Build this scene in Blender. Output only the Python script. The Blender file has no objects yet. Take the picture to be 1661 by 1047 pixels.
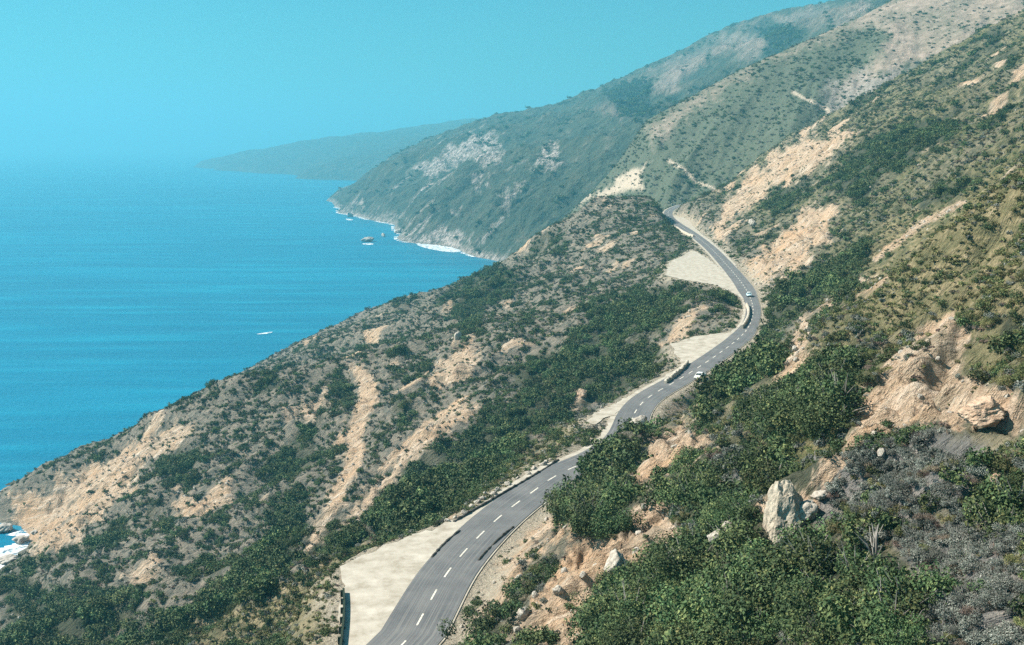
import bpy, math, random
import numpy as np
from mathutils import Vector, Matrix

R = math.radians
rng = np.random.default_rng(7)
random.seed(7)

# ------------------------------------------------------------------ scene
scene = bpy.context.scene
COL = scene.collection
PW, PH, F = 1661.0, 1047.0, 1781.0          # photograph size and focal length, pixels
PITCH = R(9.3)
CAMH = 170.0                                # camera above the sea
ZR = 115.0                                  # road above the sea
cp, sp = math.cos(PITCH), math.sin(PITCH)

def ray(px, py):
    dx = (px - PW/2)/F; dy = -(py - PH/2)/F
    return np.array([dx, cp + dy*sp, -sp + dy*cp])

def at_z(px, py, z=ZR):
    d = ray(px, py); t = (z - CAMH)/d[2]
    return np.array([d[0]*t, d[1]*t, z])

def at_y(px, py, Y):
    d = ray(px, py); t = Y/d[1]
    return np.array([d[0]*t, Y, CAMH + d[2]*t])

def project(x, y, z):
    zz = z - CAMH
    dep = np.maximum(y*cp - zz*sp, 1e-3); up = y*sp + zz*cp
    return PW/2 + F*x/dep, PH/2 - F*up/dep, dep

# ------------------------------------------------------------------ noise
def _hash(ix, iy, seed):
    h = (ix.astype(np.int64)*374761393 + iy.astype(np.int64)*668265263 + seed*974634541) & 0xFFFFFFFF
    h = ((h ^ (h >> 13))*1274126177) & 0xFFFFFFFF
    return (h ^ (h >> 16)) & 0xFFFF

def gnoise(x, y, seed=0):
    ix = np.floor(x); iy = np.floor(y); fx = x - ix; fy = y - iy
    u = fx*fx*fx*(fx*(fx*6-15)+10); v = fy*fy*fy*(fy*(fy*6-15)+10)
    def g(ox, oy):
        a = _hash(ix+ox, iy+oy, seed)*(2*math.pi/65536.0)
        return np.cos(a)*(fx-ox) + np.sin(a)*(fy-oy)
    a = g(0,0); b = g(1,0); c = g(0,1); d = g(1,1)
    return 1.5*((a*(1-u)+b*u)*(1-v) + (c*(1-u)+d*u)*v)

def fbm(x, y, seed=0, octv=4, gain=.5):
    s = 0; a = 1
    for o in range(octv):
        s = s + a*gnoise(x, y, seed+o*17); x = x*2.03+3.1; y = y*2.03+1.7; a *= gain
    return s

def ridged(x, y, seed=0, octv=4, gain=.5):
    s = 0; a = 1; n = 0
    for o in range(octv):
        s = s + a*(1-np.abs(gnoise(x, y, seed+o*13))*1.6); n += a
        x = x*2.07+5.3; y = y*2.07+2.9; a *= gain
    return s/n

def sstep(a, b, x):
    t = np.clip((x-a)/(b-a), 0, 1); return t*t*(3-2*t)

def seg_dist(x, y, pts):
    best = np.full(np.shape(x), 1e9)
    for (x0, y0), (x1, y1) in zip(pts[:-1], pts[1:]):
        dx, dy = x1-x0, y1-y0; L = dx*dx+dy*dy+1e-9
        t = np.clip(((x-x0)*dx+(y-y0)*dy)/L, 0, 1)
        best = np.minimum(best, (x-x0-t*dx)**2+(y-y0-t*dy)**2)
    return np.sqrt(best)

def inside(x, y, poly):
    r = np.zeros(np.shape(x), bool); n = len(poly)
    for i in range(n):
        x0, y0 = poly[i]; x1, y1 = poly[(i+1) % n]
        if y0 == y1: continue
        c = ((y0 > y) != (y1 > y)) & (x < (x1-x0)*(y-y0)/(y1-y0)+x0)
        r ^= c
    return r

def poly_sd(x, y, poly):
    d = seg_dist(x, y, list(poly)+[poly[0]])
    return np.where(inside(x, y, poly), -d, d)

def smooth_line(pts, step=3.0, it=2):
    p = [np.array(q, float) for q in pts]
    for _ in range(it):
        q = [p[0]]
        for a, b in zip(p[:-1], p[1:]):
            q += [a*.75+b*.25, a*.25+b*.75]
        q.append(p[-1]); p = q
    p = np.array(p); s = np.concatenate([[0], np.cumsum(np.linalg.norm(np.diff(p, axis=0), axis=1))])
    n = max(2, int(s[-1]/step)); t = np.linspace(0, s[-1], n)
    return np.stack([np.interp(t, s, p[:, k]) for k in range(p.shape[1])], 1)

# ------------------------------------------------------------------ road plan (unprojected from the photograph onto the road's level)
ROADPX = [(660,1047),(685,1000),(720,937),(747,903),(775,873),(803,846),(832,822),(863,800),(895,776),(928,760),(972,742),(1006,720),(1020,700),(1028,670),
          (1050,645),(1100,618),(1150,586),(1178,566),(1200,549),(1214,533),(1221,516),(1222,500),(1217,483),(1206,463),(1189,442),
          (1172,423),(1155,405),(1137,390),(1118,376),(1097,363),(1084,352)]
road = [tuple(at_z(*p)[:2]) for p in ROADPX]
road = [(-52,-40),(-44,10),(-33,60)] + road + [(128,905),(150,985),(185,1050)]
ROAD = smooth_line(road, 3.0)
LOTSPX = {'near': [(548,1060),(556,965),(548,925),(600,893),(660,872),(742,845),(800,818),(700,905),(660,975),(640,1060)],
          'middle': [(1085,560),(1130,545),(1205,538),(1198,555),(1150,590),(1105,620),(1050,645),(1000,672),(960,690),(950,680),(1010,648),(1070,630),(1108,600),(1100,580)],
          'upper': [(1080,447),(1085,425),(1110,415),(1122,405),(1150,420),(1200,465),(1212,495),(1200,480),(1160,462),(1110,455)],
          'far': [(1082,350),(1108,352),(1120,360),(1128,372),(1165,400),(1205,440),(1175,425),(1140,392),(1100,365)]}
LOTS = {k: [tuple(at_z(*p)[:2]) for p in v] for k, v in LOTSPX.items()}

# ------------------------------------------------------------------ near terrain
YC = np.array([-200,-40, 10, 60,127,183,259,323,405,474,628,833,900,960,1040,1200])
XC = np.array([ -70,-52,-44,-33,-12,  7, 45, 68, 88, 98,110,122,135,190,300,420])
YS = np.array([-200, 0,200,300,385,410,436,455,470,486,540,600,740,880,1000,1150,1300])
XS = np.array([-230,-215,-208,-204,-206,-206,-195,-192,-206,-252,-252,-230,-208,-190,-166,-140,-120])
LP_T = [-.6,-.05,0,.03,.09,.2,.4,.6,.8,.92,1.0]
LP_Z = [-9,-5,-.6,5,14,28,49,71,94,107,115]
RP_U = [0,6,14,40,90,200,400,800]
RP_Z = [0,2,5,21,56,118,222,400]
BUMPS = [  # x, y, height, rx, ry
    (15.5,173,4,5,7), (27,178,-2,7,10), (84,330,8,8,14), (34,205,-4,12,20), (46,240,-3,14,22), (66,800,31,60,70), (62,372,9,18,30), (76,640,8,25,60),
    (-60,455,10,120,55), (-150,470,14,50,50), (30,700,10,60,60),
    (40,305,-4,20,25), (42,222,-5,20,34), (72,280,-4,20,30)]
GULLY = [(38,335,-8),(5,305,-16),(-30,290,-18),(-62,300,-20),(-98,315,-14),(-150,325,-6)]

def half_width(y):                              # the carriageway narrows at the tight bend
    return np.interp(y, [190,225,310,335,385,410,600], [3.75,3.3,3.2,2.4,2.4,3.3,3.2])
def bench(x, y):
    d = seg_dist(x, y, [tuple(p) for p in ROAD[::2]]) - 1.0 - half_width(y)
    for k, P in LOTS.items():
        d = np.minimum(d, poly_sd(x, y, P))
    return d

def h_near(x, y, with_bench=True):
    x = np.asarray(x, float); y = np.asarray(y, float)
    yw = y + 14*gnoise(x/90, y/90, 3)
    xc = np.interp(yw, YC, XC); xs = np.interp(yw, YS, XS) + 5*fbm(x*0+2, y/24, 5, 3)
    t = (x-xs)/(xc-xs)
    zl = np.interp(t, LP_T, LP_Z)
    u = np.maximum(x-xc, 0)
    zr = ZR + np.interp(u, RP_U, RP_Z)
    z = np.where(x < xc, zl, zr)
    for bx, by, bh, rx, ry in BUMPS:
        z = z + bh*np.exp(-((x-bx)/rx)**2-((y-by)/ry)**2)
    # the ravine under the road
    g = np.array(GULLY, float); gs = smooth_line(g, 6.0)
    for gx, gy, gd in gs[::1]:
        pass
    best = np.full(x.shape, 1e9); dep = np.zeros(x.shape)
    for (x0,y0,d0),(x1,y1,d1) in zip(gs[:-1], gs[1:]):
        dx, dy = x1-x0, y1-y0; L = dx*dx+dy*dy+1e-9
        tt = np.clip(((x-x0)*dx+(y-y0)*dy)/L, 0, 1)
        q = (x-x0-tt*dx)**2+(y-y0-tt*dy)**2
        m = q < best; best = np.where(m, q, best); dep = np.where(m, d0+(d1-d0)*tt, dep)
    z = z + dep*np.exp(-best/(26.0**2))
    # gullies running down the slope
    amp = np.where(x < xc, 11*np.clip(np.minimum(t*5, (1-t)*3.0), 0, 1), 9*np.clip((u-4)/60, 0, 1))
    wx = x + 16*gnoise(x/60, y/60, 11); wy = y + 20*gnoise(x/70+4, y/70, 12) + .25*x
    rg = ridged(wx/210, wy/62, 21, 4)
    z = z + amp*(rg-.62)*1.9
    amp2 = np.where(x < xc, np.clip(np.minimum(t*6, (1-t)*6), 0, 1), np.clip(u/12, 0, 1))
    z = z + amp2*(1.9*fbm(x/17, y/17, 31, 4) + 2.7*(ridged(wx/34, wy/9, 41, 4, .6)-.6))
    z = np.where(z < 0, z*.5, z)
    z = np.where((t < .12) & (x < xc), z + np.clip((.12-t)*18, 0, 1)*np.clip(t*40+1, 0, 1)*3.0*(ridged(x/15, y/15, 51, 4)-.55), z)
    if with_bench:
        d = bench(x, y)
        w = np.where(x > xc, 7.0, 12.0)
        m = 1-sstep(0.0, 1.0, d/w)
        z = z*(1-m) + (ZR-.05)*m
    return np.maximum(z, -4.0)

# ------------------------------------------------------------------ far hills
def crest(pts):
    return np.array([at_y(px, py, Y) for px, py, Y in pts])

B_CREST = crest([(835,425,1190),(880,385,1190),(930,340,1195),(960,312,1200),(1000,268,1205),(1050,195,1220),(1130,152,1230),(1200,114,1240),(1300,70,1260),(1400,26,1290),(1470,-12,1330),(1661,-95,1400),(1900,-190,1500)])
def h_mid(x, y):
    x = np.asarray(x, float); y = np.asarray(y, float)
    c = B_CREST; yc = np.interp(x, c[:,0], c[:,1]); zc = np.interp(x, c[:,0], c[:,2])
    zc = np.where(x < c[0,0], c[0,2] - .75*(c[0,0]-x), zc)
    xw = x + 18*gnoise(x/120, y/120, 61)
    d = y - yc
    dd = np.sqrt(d*d+18**2)-18
    z = zc - np.where(d < 0, .36, .62)*dd
    amp = 9*np.clip(dd/150, 0, 1)*np.clip((z+10)/60, 0, 1)*np.clip(1.25-(x-250)/260, .25, 1)
    z = z + amp*(ridged((x-.5*d)/90, (d+.5*x)/420, 71, 4)-.62)*1.8 + np.clip(dd/60, 0, 1)*2.5*fbm(x/40, y/40, 75, 4)
    z = z + .5*fbm(x/12, y/12, 78, 3)
    return np.maximum(z, -4.0)

D_COAST = [(40,1500),(-60,1640),(-100,1765),(-150,1860),(-205,1980),(-225,2150),(-285,2370),(-330,2540),(-425,2700),(-490,3050),(-600,3600),(-640,3900),(-560,4400),(-400,5200)]
D_CREST = crest([(480,330,3300),(560,300,3300),(650,245,3300),(720,215,3300),(800,187,3300),(850,178,3300),(900,170,3300),(950,150,3300),(1000,130,3310),(1050,107,3330),(1100,84,3350),(1150,56,3380),(1200,35,3400),(1280,15,3450),(1340,10,3500),(1400,2,3550),(1500,-30,3600),(1700,-80,3700),(2000,-120,3800)])
def h_far(x, y):
    x = np.asarray(x, float); y = np.asarray(y, float)
    P = D_COAST
    wx = x + 30*gnoise(x/200, y/200, 80); wy = y + 30*gnoise(x/200+7, y/200, 81)
    d = seg_dist(wx, wy, P)
    ins = inside(wx, wy, P + [(4000,5200),(4000,1500)])
    d = np.where(ins, d, -d)
    z = np.where(d > 0, np.interp(d, [0,30,120,300,700,1500,3000], [0,34,108,225,430,800,1400]), d*.4)
    c = D_CREST
    zc = np.interp(x, c[:,0], c[:,2]); yc = np.interp(x, c[:,0], c[:,1])
    k = y-yc
    cap = zc - np.where(k < 0, .09, .35)*np.abs(k) + 0
    rg = ridged((x+.55*y)/330, (y-.4*x)/900, 91, 5)
    cap = cap + np.clip(np.abs(k)/700, 0, 1)*85*(rg-.6)
    sA = -.33*wx+.94*wy; sN = .94*wx+.33*wy
    z = z + np.clip(d/120, 0, 1)*50*(ridged(sA/190, sN/520, 95, 5, .55)-.62)*1.6 + np.clip(d/40, 0, 1)*np.clip((260-z)/200, 0, 1)*24*(ridged(sA/48, sN/170, 97, 4, .6)-.6)
    # smooth minimum
    s = 26.0; h = np.clip(.5+.5*(cap-z)/s, 0, 1)
    z = cap*(1-h)+z*h - s*h*(1-h)
    z = z + np.clip(d/20, 0, 1)*np.clip(d/60, .2, 1)*6*fbm(x/45, y/45, 99, 4)
    return np.maximum(z, -4.0)

E_CREST = crest([(270,262,7400),(330,243,7300),(350,237,7200),(430,227,7100),(480,221,7050),(520,210,7000),(560,205,7000),(640,197,7000),(700,187,7000),(745,179,7000),(785,174,7000),(860,175,7100),(1000,150,7300),(1300,120,7600)])
E_COAST = [(-2450,9500),(-2350,8400),(-2080,7450),(-1850,6900),(-1500,6400),(-1180,5900),(-1000,5300),(-600,4800),(400,4600)]
def h_head(x, y):
    x = np.asarray(x, float); y = np.asarray(y, float)
    c = E_CREST
    zc = np.interp(x, c[:,0], c[:,2]); yc = np.interp(x, c[:,0], c[:,1])
    wx = x + 90*gnoise(x/500, y/500, 110); wy = y + 90*gnoise(x/500+3, y/500, 111)
    d = seg_dist(wx, wy, E_COAST); ins = inside(wx, wy, E_COAST + [(3000,4600),(3000,9500)])
    d = np.where(ins, d, -d)
    z = np.where(d > 0, np.interp(d, [0,40,200,600,1500,3000], [0,30,80,170,300,420]), d*.3)
    k = y-yc
    cap = zc - .06*np.abs(k) + np.clip(np.abs(k)/800, 0, 1)*70*(ridged(x/700, y/700, 115, 4)-.6)
    s = 20.0; h = np.clip(.5+.5*(cap-z)/s, 0, 1)
    z = cap*(1-h)+z*h - s*h*(1-h)
    z = z + np.clip(d/60, 0, 1)*10*fbm(x/160, y/160, 118, 4)
    return np.maximum(z, -4.0)

# ------------------------------------------------------------------ ground cover zones, outlined in photograph pixels and read off each ground point
BARE = [
 [(560,590),(600,600),(613,622),(605,660),(592,700),(592,740),(562,800),(530,850),(500,893),(488,897),(528,820),(545,780),(557,740),(562,700),(582,650),(583,618)],
 [(700,685),(765,650),(790,655),(715,712),(660,760),(625,800),(590,850),(560,868),(545,862),(590,800),(645,742)],
 [(735,540),(778,560),(770,592),(742,627),(692,632),(710,600),(730,570)],
 [(0,790),(60,800),(120,760),(180,740),(232,700),(258,705),(225,780),(180,830),(120,885),(60,910),(20,850)],
 [(285,795),(345,812),(335,842),(280,835)],
 [(480,650),(530,640),(520,680),(490,690)], [(800,508),(826,478),(830,500)],
 [(828,405),(850,372),(866,376),(848,410)],
 [(915,340),(985,305),(1000,290),(1052,262),(1040,288),(1046,308),(1000,314),(950,330)],
 [(1150,365),(1175,330),(1215,280),(1260,240),(1300,222),(1345,210),(1392,213),(1360,250),(1310,292),(1260,302),(1225,332),(1190,367),(1160,390)],
 [(1195,435),(1250,388),(1290,352),(1345,318),(1356,340),(1345,392),(1300,440),(1260,452),(1228,470)],
 [(1298,515),(1320,503),(1312,560),(1320,600),(1270,635),(1243,637),(1270,590),(1288,550)],
 [(1500,525),(1535,508),(1577,530),(1560,600),(1600,620),(1665,635),(1665,705),(1600,695),(1540,692),(1450,702),(1390,742),(1340,752),(1380,700),(1390,650),(1430,605),(1470,560)],
 [(1080,690),(1113,668),(1110,700),(1176,700),(1152,745),(1085,765),(1040,805),(1000,800),(1030,745)],
 [(1060,800),(1112,850),(1100,890),(1060,895),(1000,935),(975,985),(950,1050),(800,1050),(850,992),(880,960),(905,900),(940,872),(1000,862),(1030,830)],
 [(845,860),(905,795),(935,865),(880,903),(830,960),(765,1050),(735,1050),(780,960),(800,912)],
 [(1225,800),(1310,790),(1330,830),(1290,850),(1240,870)],
 [(1310,760),(1400,715),(1350,790),(1320,800)],
 [(920,645),(945,620),(955,650),(925,670)],
]
SCAR = [([(1285,150),(1318,165),(1345,180),(1332,196),(1300,215)],2.2),([(1083,260),(1110,275),(1130,295),(1165,310)],2.2),
        ([(1180,395),(1150,370)],2.0),([(640,640),(700,600),(760,560)],2.0),([(1420,420),(1500,360),(1560,330)],5),([(1480,560),(1430,600)],4),
        ([(620,760),(690,690),(760,645)],5),([(1110,660),(1060,680)],4)]
DARK = [
 [(745,440),(790,418),(850,430),(830,480),(795,500),(780,550),(742,552),(730,510)],
 [(870,375),(920,370),(915,402),(872,405)],
 [(830,590),(900,570),(960,500),(1010,470),(1080,458),(1130,472),(1090,530),(1030,548),(1085,560),(1085,590),(1010,640),(940,662),(900,690),(825,740),(745,825),(640,862),(608,835),(640,770),(740,722),(795,660),(840,640)],
 [(540,600),(583,618),(572,660),(532,652)],
 [(420,820),(480,780),(492,850),(480,905),(440,965),(330,1005),(295,1005),(330,960),(380,920),(430,880)],
 [(0,905),(60,940),(150,960),(240,940),(220,1000),(170,1060),(0,1060)],
 [(265,745),(330,708),(322,775),(268,795)],[(340,620),(372,640),(345,662)],
 [(1215,490),(1300,450),(1350,418),(1420,378),(1485,408),(1400,452),(1310,502),(1262,542),(1220,542)],
 [(1118,640),(1160,598),(1230,568),(1282,558),(1252,612),(1200,642),(1160,682)],
 [(1200,662),(1300,610),(1380,578),(1392,650),(1352,702),(1262,702),(1220,692)],
 [(1330,300),(1400,225),(1480,195),(1575,185),(1545,232),(1440,292),(1400,335),(1340,312)],
 [(1480,320),(1560,280),(1600,290),(1560,335),(1490,355)],
 [(900,742),(960,700),(1040,722),(1012,772),(1042,850),(1002,902),(960,882),(910,832)],
 [(1090,800),(1150,770),(1200,790),(1235,775),(1238,870),(1190,872),(1130,835)],
 [(1000,942),(1080,898),(1200,862),(1300,882),(1380,850),(1440,900),(1490,960),(1470,1060),(950,1060)],
 [(760,992),(800,950),(882,902),(888,930),(830,1002),(792,1060),(735,1060)],
 [(1600,790),(1665,755),(1665,900),(1610,880)],
 [(1470,602),(1512,583),(1535,602),(1492,642),(1458,622)],
 [(1490,140),(1552,118),(1500,155)],[(1250,290),(1330,300),(1280,340),(1230,350)],[(1610,480),(1665,520),(1665,600),(1625,560)],
 [(1260,385),(1300,378),(1280,410),(1255,405)],[(1180,755),(1260,700),(1300,720),(1240,790)],
 [(680,580),(720,585),(700,612),(670,610)],[(630,470),(670,462),(660,490),(630,500)],
]
GREY = [
 [(1330,760),(1400,715),(1500,688),(1610,720),(1580,800),(1480,860),(1380,830),(1300,880)],
 [(1440,880),(1560,820),(1665,880),(1665,1060),(1480,1060),(1500,960)],
 [(960,640),(1040,690),(960,705),(930,720)],[(400,560),(600,470),(720,440),(700,455),(560,520),(420,600)],
 [(1160,740),(1220,720),(1215,780),(1170,790)],
]
YELL = [
 [(735,845),(760,815),(900,695),(950,668),(960,690),(905,748),(740,850)],
 [(260,1060),(330,1000),(450,950),(545,890),(640,862),(600,900),(545,930),(550,1060)],
 [(1400,380),(1661,260),(1661,520),(1520,520),(1400,560)],
 [(1040,680),(1130,640),(1150,660),(1090,690)],
]
MID_TAN = [[(1040,215),(1130,150),(1200,112),(1300,68),(1430,0),(1700,-150),(1700,100),(1600,95),(1480,110),(1380,160),(1340,150),(1400,105),(1440,70),(1440,45),(1400,52),(1330,70),(1240,110),(1150,165),(1100,200),(1060,240)]]
MID_ROCK = [[(1330,190),(1340,140),(1400,110),(1500,110),(1560,90),(1661,50),(1661,80),(1550,125),(1480,160),(1410,205),(1350,205)]]
FAR_TAN = [
 [(1010,140),(1100,86),(1200,36),(1290,14),(1420,0),(1420,40),(1320,50),(1290,40),(1240,38),(1210,50),(1240,60),(1238,92),(1190,108),(1195,75),(1120,120),(1080,160),(1055,150),(1070,125)],
 [(960,170),(1000,150),(1040,165),(1020,200),(985,195)],
]
FAR_BARE = [
 [(655,290),(680,262),(740,235),(800,205),(810,235),(815,265),(790,268),(760,262),(730,270),(700,295),(690,285),(672,285)],
 [(860,262),(885,235),(912,228),(900,262),(930,272),(905,278),(870,278)],
 [(568,348),(580,320),(592,315),(580,345)],[(590,345),(645,352),(690,360),(640,362)],
 [(668,390),(720,368),(745,375),(760,405),(700,402)],[(640,300),(625,330),(620,345),(635,320)],
 [(760,300),(790,275),(800,280),(772,312)],[(730,345),(755,322),(745,350)],[(770,395),(800,365),(830,330),(815,365),(790,398)],
 [(830,300),(870,285),(840,310)],[(810,330),(830,305),(845,310),(820,340)],
]
FAR_DARK = [[(1210,42),(1290,38),(1305,60),(1295,78),(1240,92),(1240,60)],[(1335,30),(1350,28),(1350,42),(1338,42)],[(1050,190),(1120,150),(1200,110),(1200,120),(1130,155),(1060,200)],
            [(1000,135),(1060,130),(1050,160),(1080,180),(1040,200),(1000,180),(970,150)]]

def pxmask(px, py, polys, soft=9.0, warp=7.0, seed=200):
    wx = px + warp*(gnoise(px/30, py/30, seed)+.8*gnoise(px/11, py/11, seed+1)+.6*gnoise(px/4.5, py/4.5, seed+4)); wy = py + warp*(gnoise(px/30, py/30, seed+2)+.8*gnoise(px/11, py/11, seed+3)+.6*gnoise(px/4.5, py/4.5, seed+5))
    m = np.zeros(px.shape)
    for P in polys:
        xs_ = [p[0] for p in P]; ys_ = [p[1] for p in P]
        sel = (wx > min(xs_)-30) & (wx < max(xs_)+30) & (wy > min(ys_)-30) & (wy < max(ys_)+30)
        if sel.any():
            d = poly_sd(wx[sel], wy[sel], P)
            m[sel] = np.maximum(m[sel], 1-sstep(-soft, soft*.5, d))
    return m

def near_masks(x, y, z):
    px, py, dep = project(x, y, z)
    bare = pxmask(px, py, BARE, 12, 13, 210); dark = pxmask(px, py, DARK, 12, 13, 220)
    bare = np.clip(bare*(.97+.5*fbm(x/12, y/7, 290, 4)), 0, 1)
    bare = np.maximum(bare, pxmask(px, py, BARE[:1], 7, 5, 215))
    grey = pxmask(px, py, GREY, 18, 12, 230); yell = pxmask(px, py, YELL, 16, 12, 240)
    for line, w in SCAR:
        sel = (px > min(p[0] for p in line)-20) & (px < max(p[0] for p in line)+20)
        if sel.any():
            d = seg_dist(px[sel]+3*gnoise(px[sel]/14, py[sel]/14, 250), py[sel]+3*gnoise(px[sel]/14, py[sel]/14, 251), line)
            bare[sel] = np.maximum(bare[sel], .9*(1-sstep(w*.6, w*1.6, d)))
    # smaller natural openings and thickets everywhere
    n1 = fbm(x/34, y/34, 260, 4); n2 = fbm(x/30, y/30, 270, 4)
    bare = np.maximum(bare, .8*sstep(.52, .8, n1)*(1-dark)); dark = np.maximum(dark, .8*sstep(.38, .6, n2)*(1-bare)*(1-grey))
    xc = np.interp(y, YC, XC)
    green = sstep(4, 40, x-xc)*(.75+.35*fbm(x/45, y/30, 280, 3))*(1-bare)
    return bare, dark*(1-.9*bare)*(1-.75*yell), grey, yell, np.clip(green, 0, 1)

# ------------------------------------------------------------------ materials
def new_mat(name):
    m = bpy.data.materials.new(name); m.use_nodes = True
    nt = m.node_tree; nt.nodes.clear()
    out = nt.nodes.new('ShaderNodeOutputMaterial'); b = nt.nodes.new('ShaderNodeBsdfPrincipled')
    nt.links.new(b.outputs[0], out.inputs[0])
    b.inputs['Roughness'].default_value = .9; b.inputs['Specular IOR Level'].default_value = .2
    return m, nt, b

def node(nt, typ, **kw):
    n = nt.nodes.new(typ)
    for k, v in kw.items():
        if k in ('op',): n.operation = v
        elif k == 'ins':
            for kk, vv in v.items(): n.inputs[kk].default_value = vv
        else: setattr(n, k, v)
    return n

def noise(nt, co, scale, detail=4, rough=.55):
    n = node(nt, 'ShaderNodeTexNoise', ins={'Scale': scale, 'Detail': detail, 'Roughness': rough})
    nt.links.new(co, n.inputs['Vector']); return n.outputs['Fac']

def ramp(nt, fac, stops):
    r = nt.nodes.new('ShaderNodeValToRGB'); e = r.color_ramp.elements
    e[0].position, e[0].color = stops[0][0], (*stops[0][1], 1)
    e[1].position, e[1].color = stops[-1][0], (*stops[-1][1], 1)
    for p, c in stops[1:-1]:
        q = e.new(p); q.color = (*c, 1)
    nt.links.new(fac, r.inputs[0]); return r.outputs[0]

def mix(nt, fac, a, b, blend='MIX'):
    m = node(nt, 'ShaderNodeMix', data_type='RGBA', blend_type=blend)
    for s, v in ((m.inputs[0], fac), (m.inputs[6], a), (m.inputs[7], b)):
        if hasattr(v, 'is_output'): nt.links.new(v, s)
        elif isinstance(v, tuple): s.default_value = (*v, 1)
        else: s.default_value = v
    return m.outputs[2]

def math_(nt, op, a, b=0.0, clamp=False):
    m = node(nt, 'ShaderNodeMath', op=op); m.use_clamp = clamp
    for s, v in ((m.inputs[0], a), (m.inputs[1], b)):
        if hasattr(v, 'is_output'): nt.links.new(v, s)
        else: s.default_value = v
    return m.outputs[0]

def attr(nt, name):
    a = node(nt, 'ShaderNodeAttribute', attribute_name=name); return a.outputs['Fac']

def coords(nt):
    g = nt.nodes.new('ShaderNodeNewGeometry'); return g.outputs['Position']

def bump(nt, b, h, strength, dist):
    n = node(nt, 'ShaderNodeBump', ins={'Strength': strength, 'Distance': dist})
    nt.links.new(h, n.inputs['Height']); nt.links.new(n.outputs[0], b.inputs['Normal'])

def mat_hillside():
    m, nt, b = new_mat('hillside_soil'); co = coords(nt)
    n_big = noise(nt, co, .06, 5); n_mid = noise(nt, co, .35, 6, .65); n_fine = noise(nt, co, 2.2, 6, .7)
    mp = node(nt, 'ShaderNodeMapping'); mp.inputs['Scale'].default_value = (.10,.62,.10); mp.inputs['Rotation'].default_value = (0,0,R(14)); nt.links.new(co, mp.inputs[0])
    rill = noise(nt, mp.outputs[0], 1.0, 6, .65)
    cover = ramp(nt, n_mid, [(.25,(.055,.062,.046)),(.42,(.115,.115,.088)),(.56,(.26,.215,.16)),(.72,(.11,.115,.082))])
    cover = mix(nt, math_(nt,'MULTIPLY',n_big,.6), cover, (.21,.185,.155))
    grn = ramp(nt, n_mid, [(.28,(.05,.06,.03)),(.48,(.12,.118,.052)),(.62,(.235,.20,.105)),(.78,(.11,.11,.05))])
    yel = ramp(nt, n_mid, [(.3,(.10,.105,.05)),(.5,(.21,.18,.09)),(.62,(.36,.285,.16)),(.78,(.20,.18,.09))])
    gry = ramp(nt, n_mid, [(.3,(.11,.11,.10)),(.55,(.21,.195,.18)),(.75,(.32,.285,.25))])
    drk = ramp(nt, n_mid, [(.3,(.035,.045,.028)),(.7,(.09,.09,.055))])
    soil = ramp(nt, n_fine, [(.22,(.24,.155,.10)),(.42,(.43,.305,.205)),(.6,(.55,.41,.29)),(.8,(.65,.53,.41))])
    soil = mix(nt, math_(nt,'MULTIPLY',math_(nt,'SUBTRACT',n_big,.45,True),2.4,True), soil, (.56,.335,.18))
    soil = mix(nt, math_(nt,'MULTIPLY',math_(nt,'SUBTRACT',rill,.53,True),5.0,True), soil, (.66,.55,.44))
    soil = mix(nt, math_(nt,'MULTIPLY',math_(nt,'SUBTRACT',.46,rill,True),5.5,True), soil, (.17,.125,.085))
    c = mix(nt, attr(nt,'green'), cover, grn)
    c = mix(nt, math_(nt,'MULTIPLY',attr(nt,'yellow'),.8), c, yel); c = mix(nt, attr(nt,'sage'), c, gry); c = mix(nt, attr(nt,'thicket'), c, drk)
    e = math_(nt,'ADD',math_(nt,'SUBTRACT',n_mid,.5),math_(nt,'MULTIPLY',math_(nt,'SUBTRACT',rill,.5),1.2))
    bf = math_(nt,'ADD',math_(nt,'MULTIPLY',e,1.5),math_(nt,'SUBTRACT',math_(nt,'MULTIPLY',attr(nt,'bare'),1.5),.25),True)
    c = mix(nt, bf, c, soil)
    grav = ramp(nt, n_fine, [(.25,(.27,.215,.15)),(.5,(.43,.36,.27)),(.75,(.54,.47,.37))])
    c = mix(nt, attr(nt,'verge'), c, grav)
    nt.links.new(c, b.inputs['Base Color'])
    h = math_(nt,'ADD',math_(nt,'MULTIPLY',n_mid,1.6),math_(nt,'ADD',math_(nt,'MULTIPLY',n_fine,.6),math_(nt,'MULTIPLY',rill,2.2))); bump(nt, b, h, 1.0, 1.0)
    return m

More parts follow.
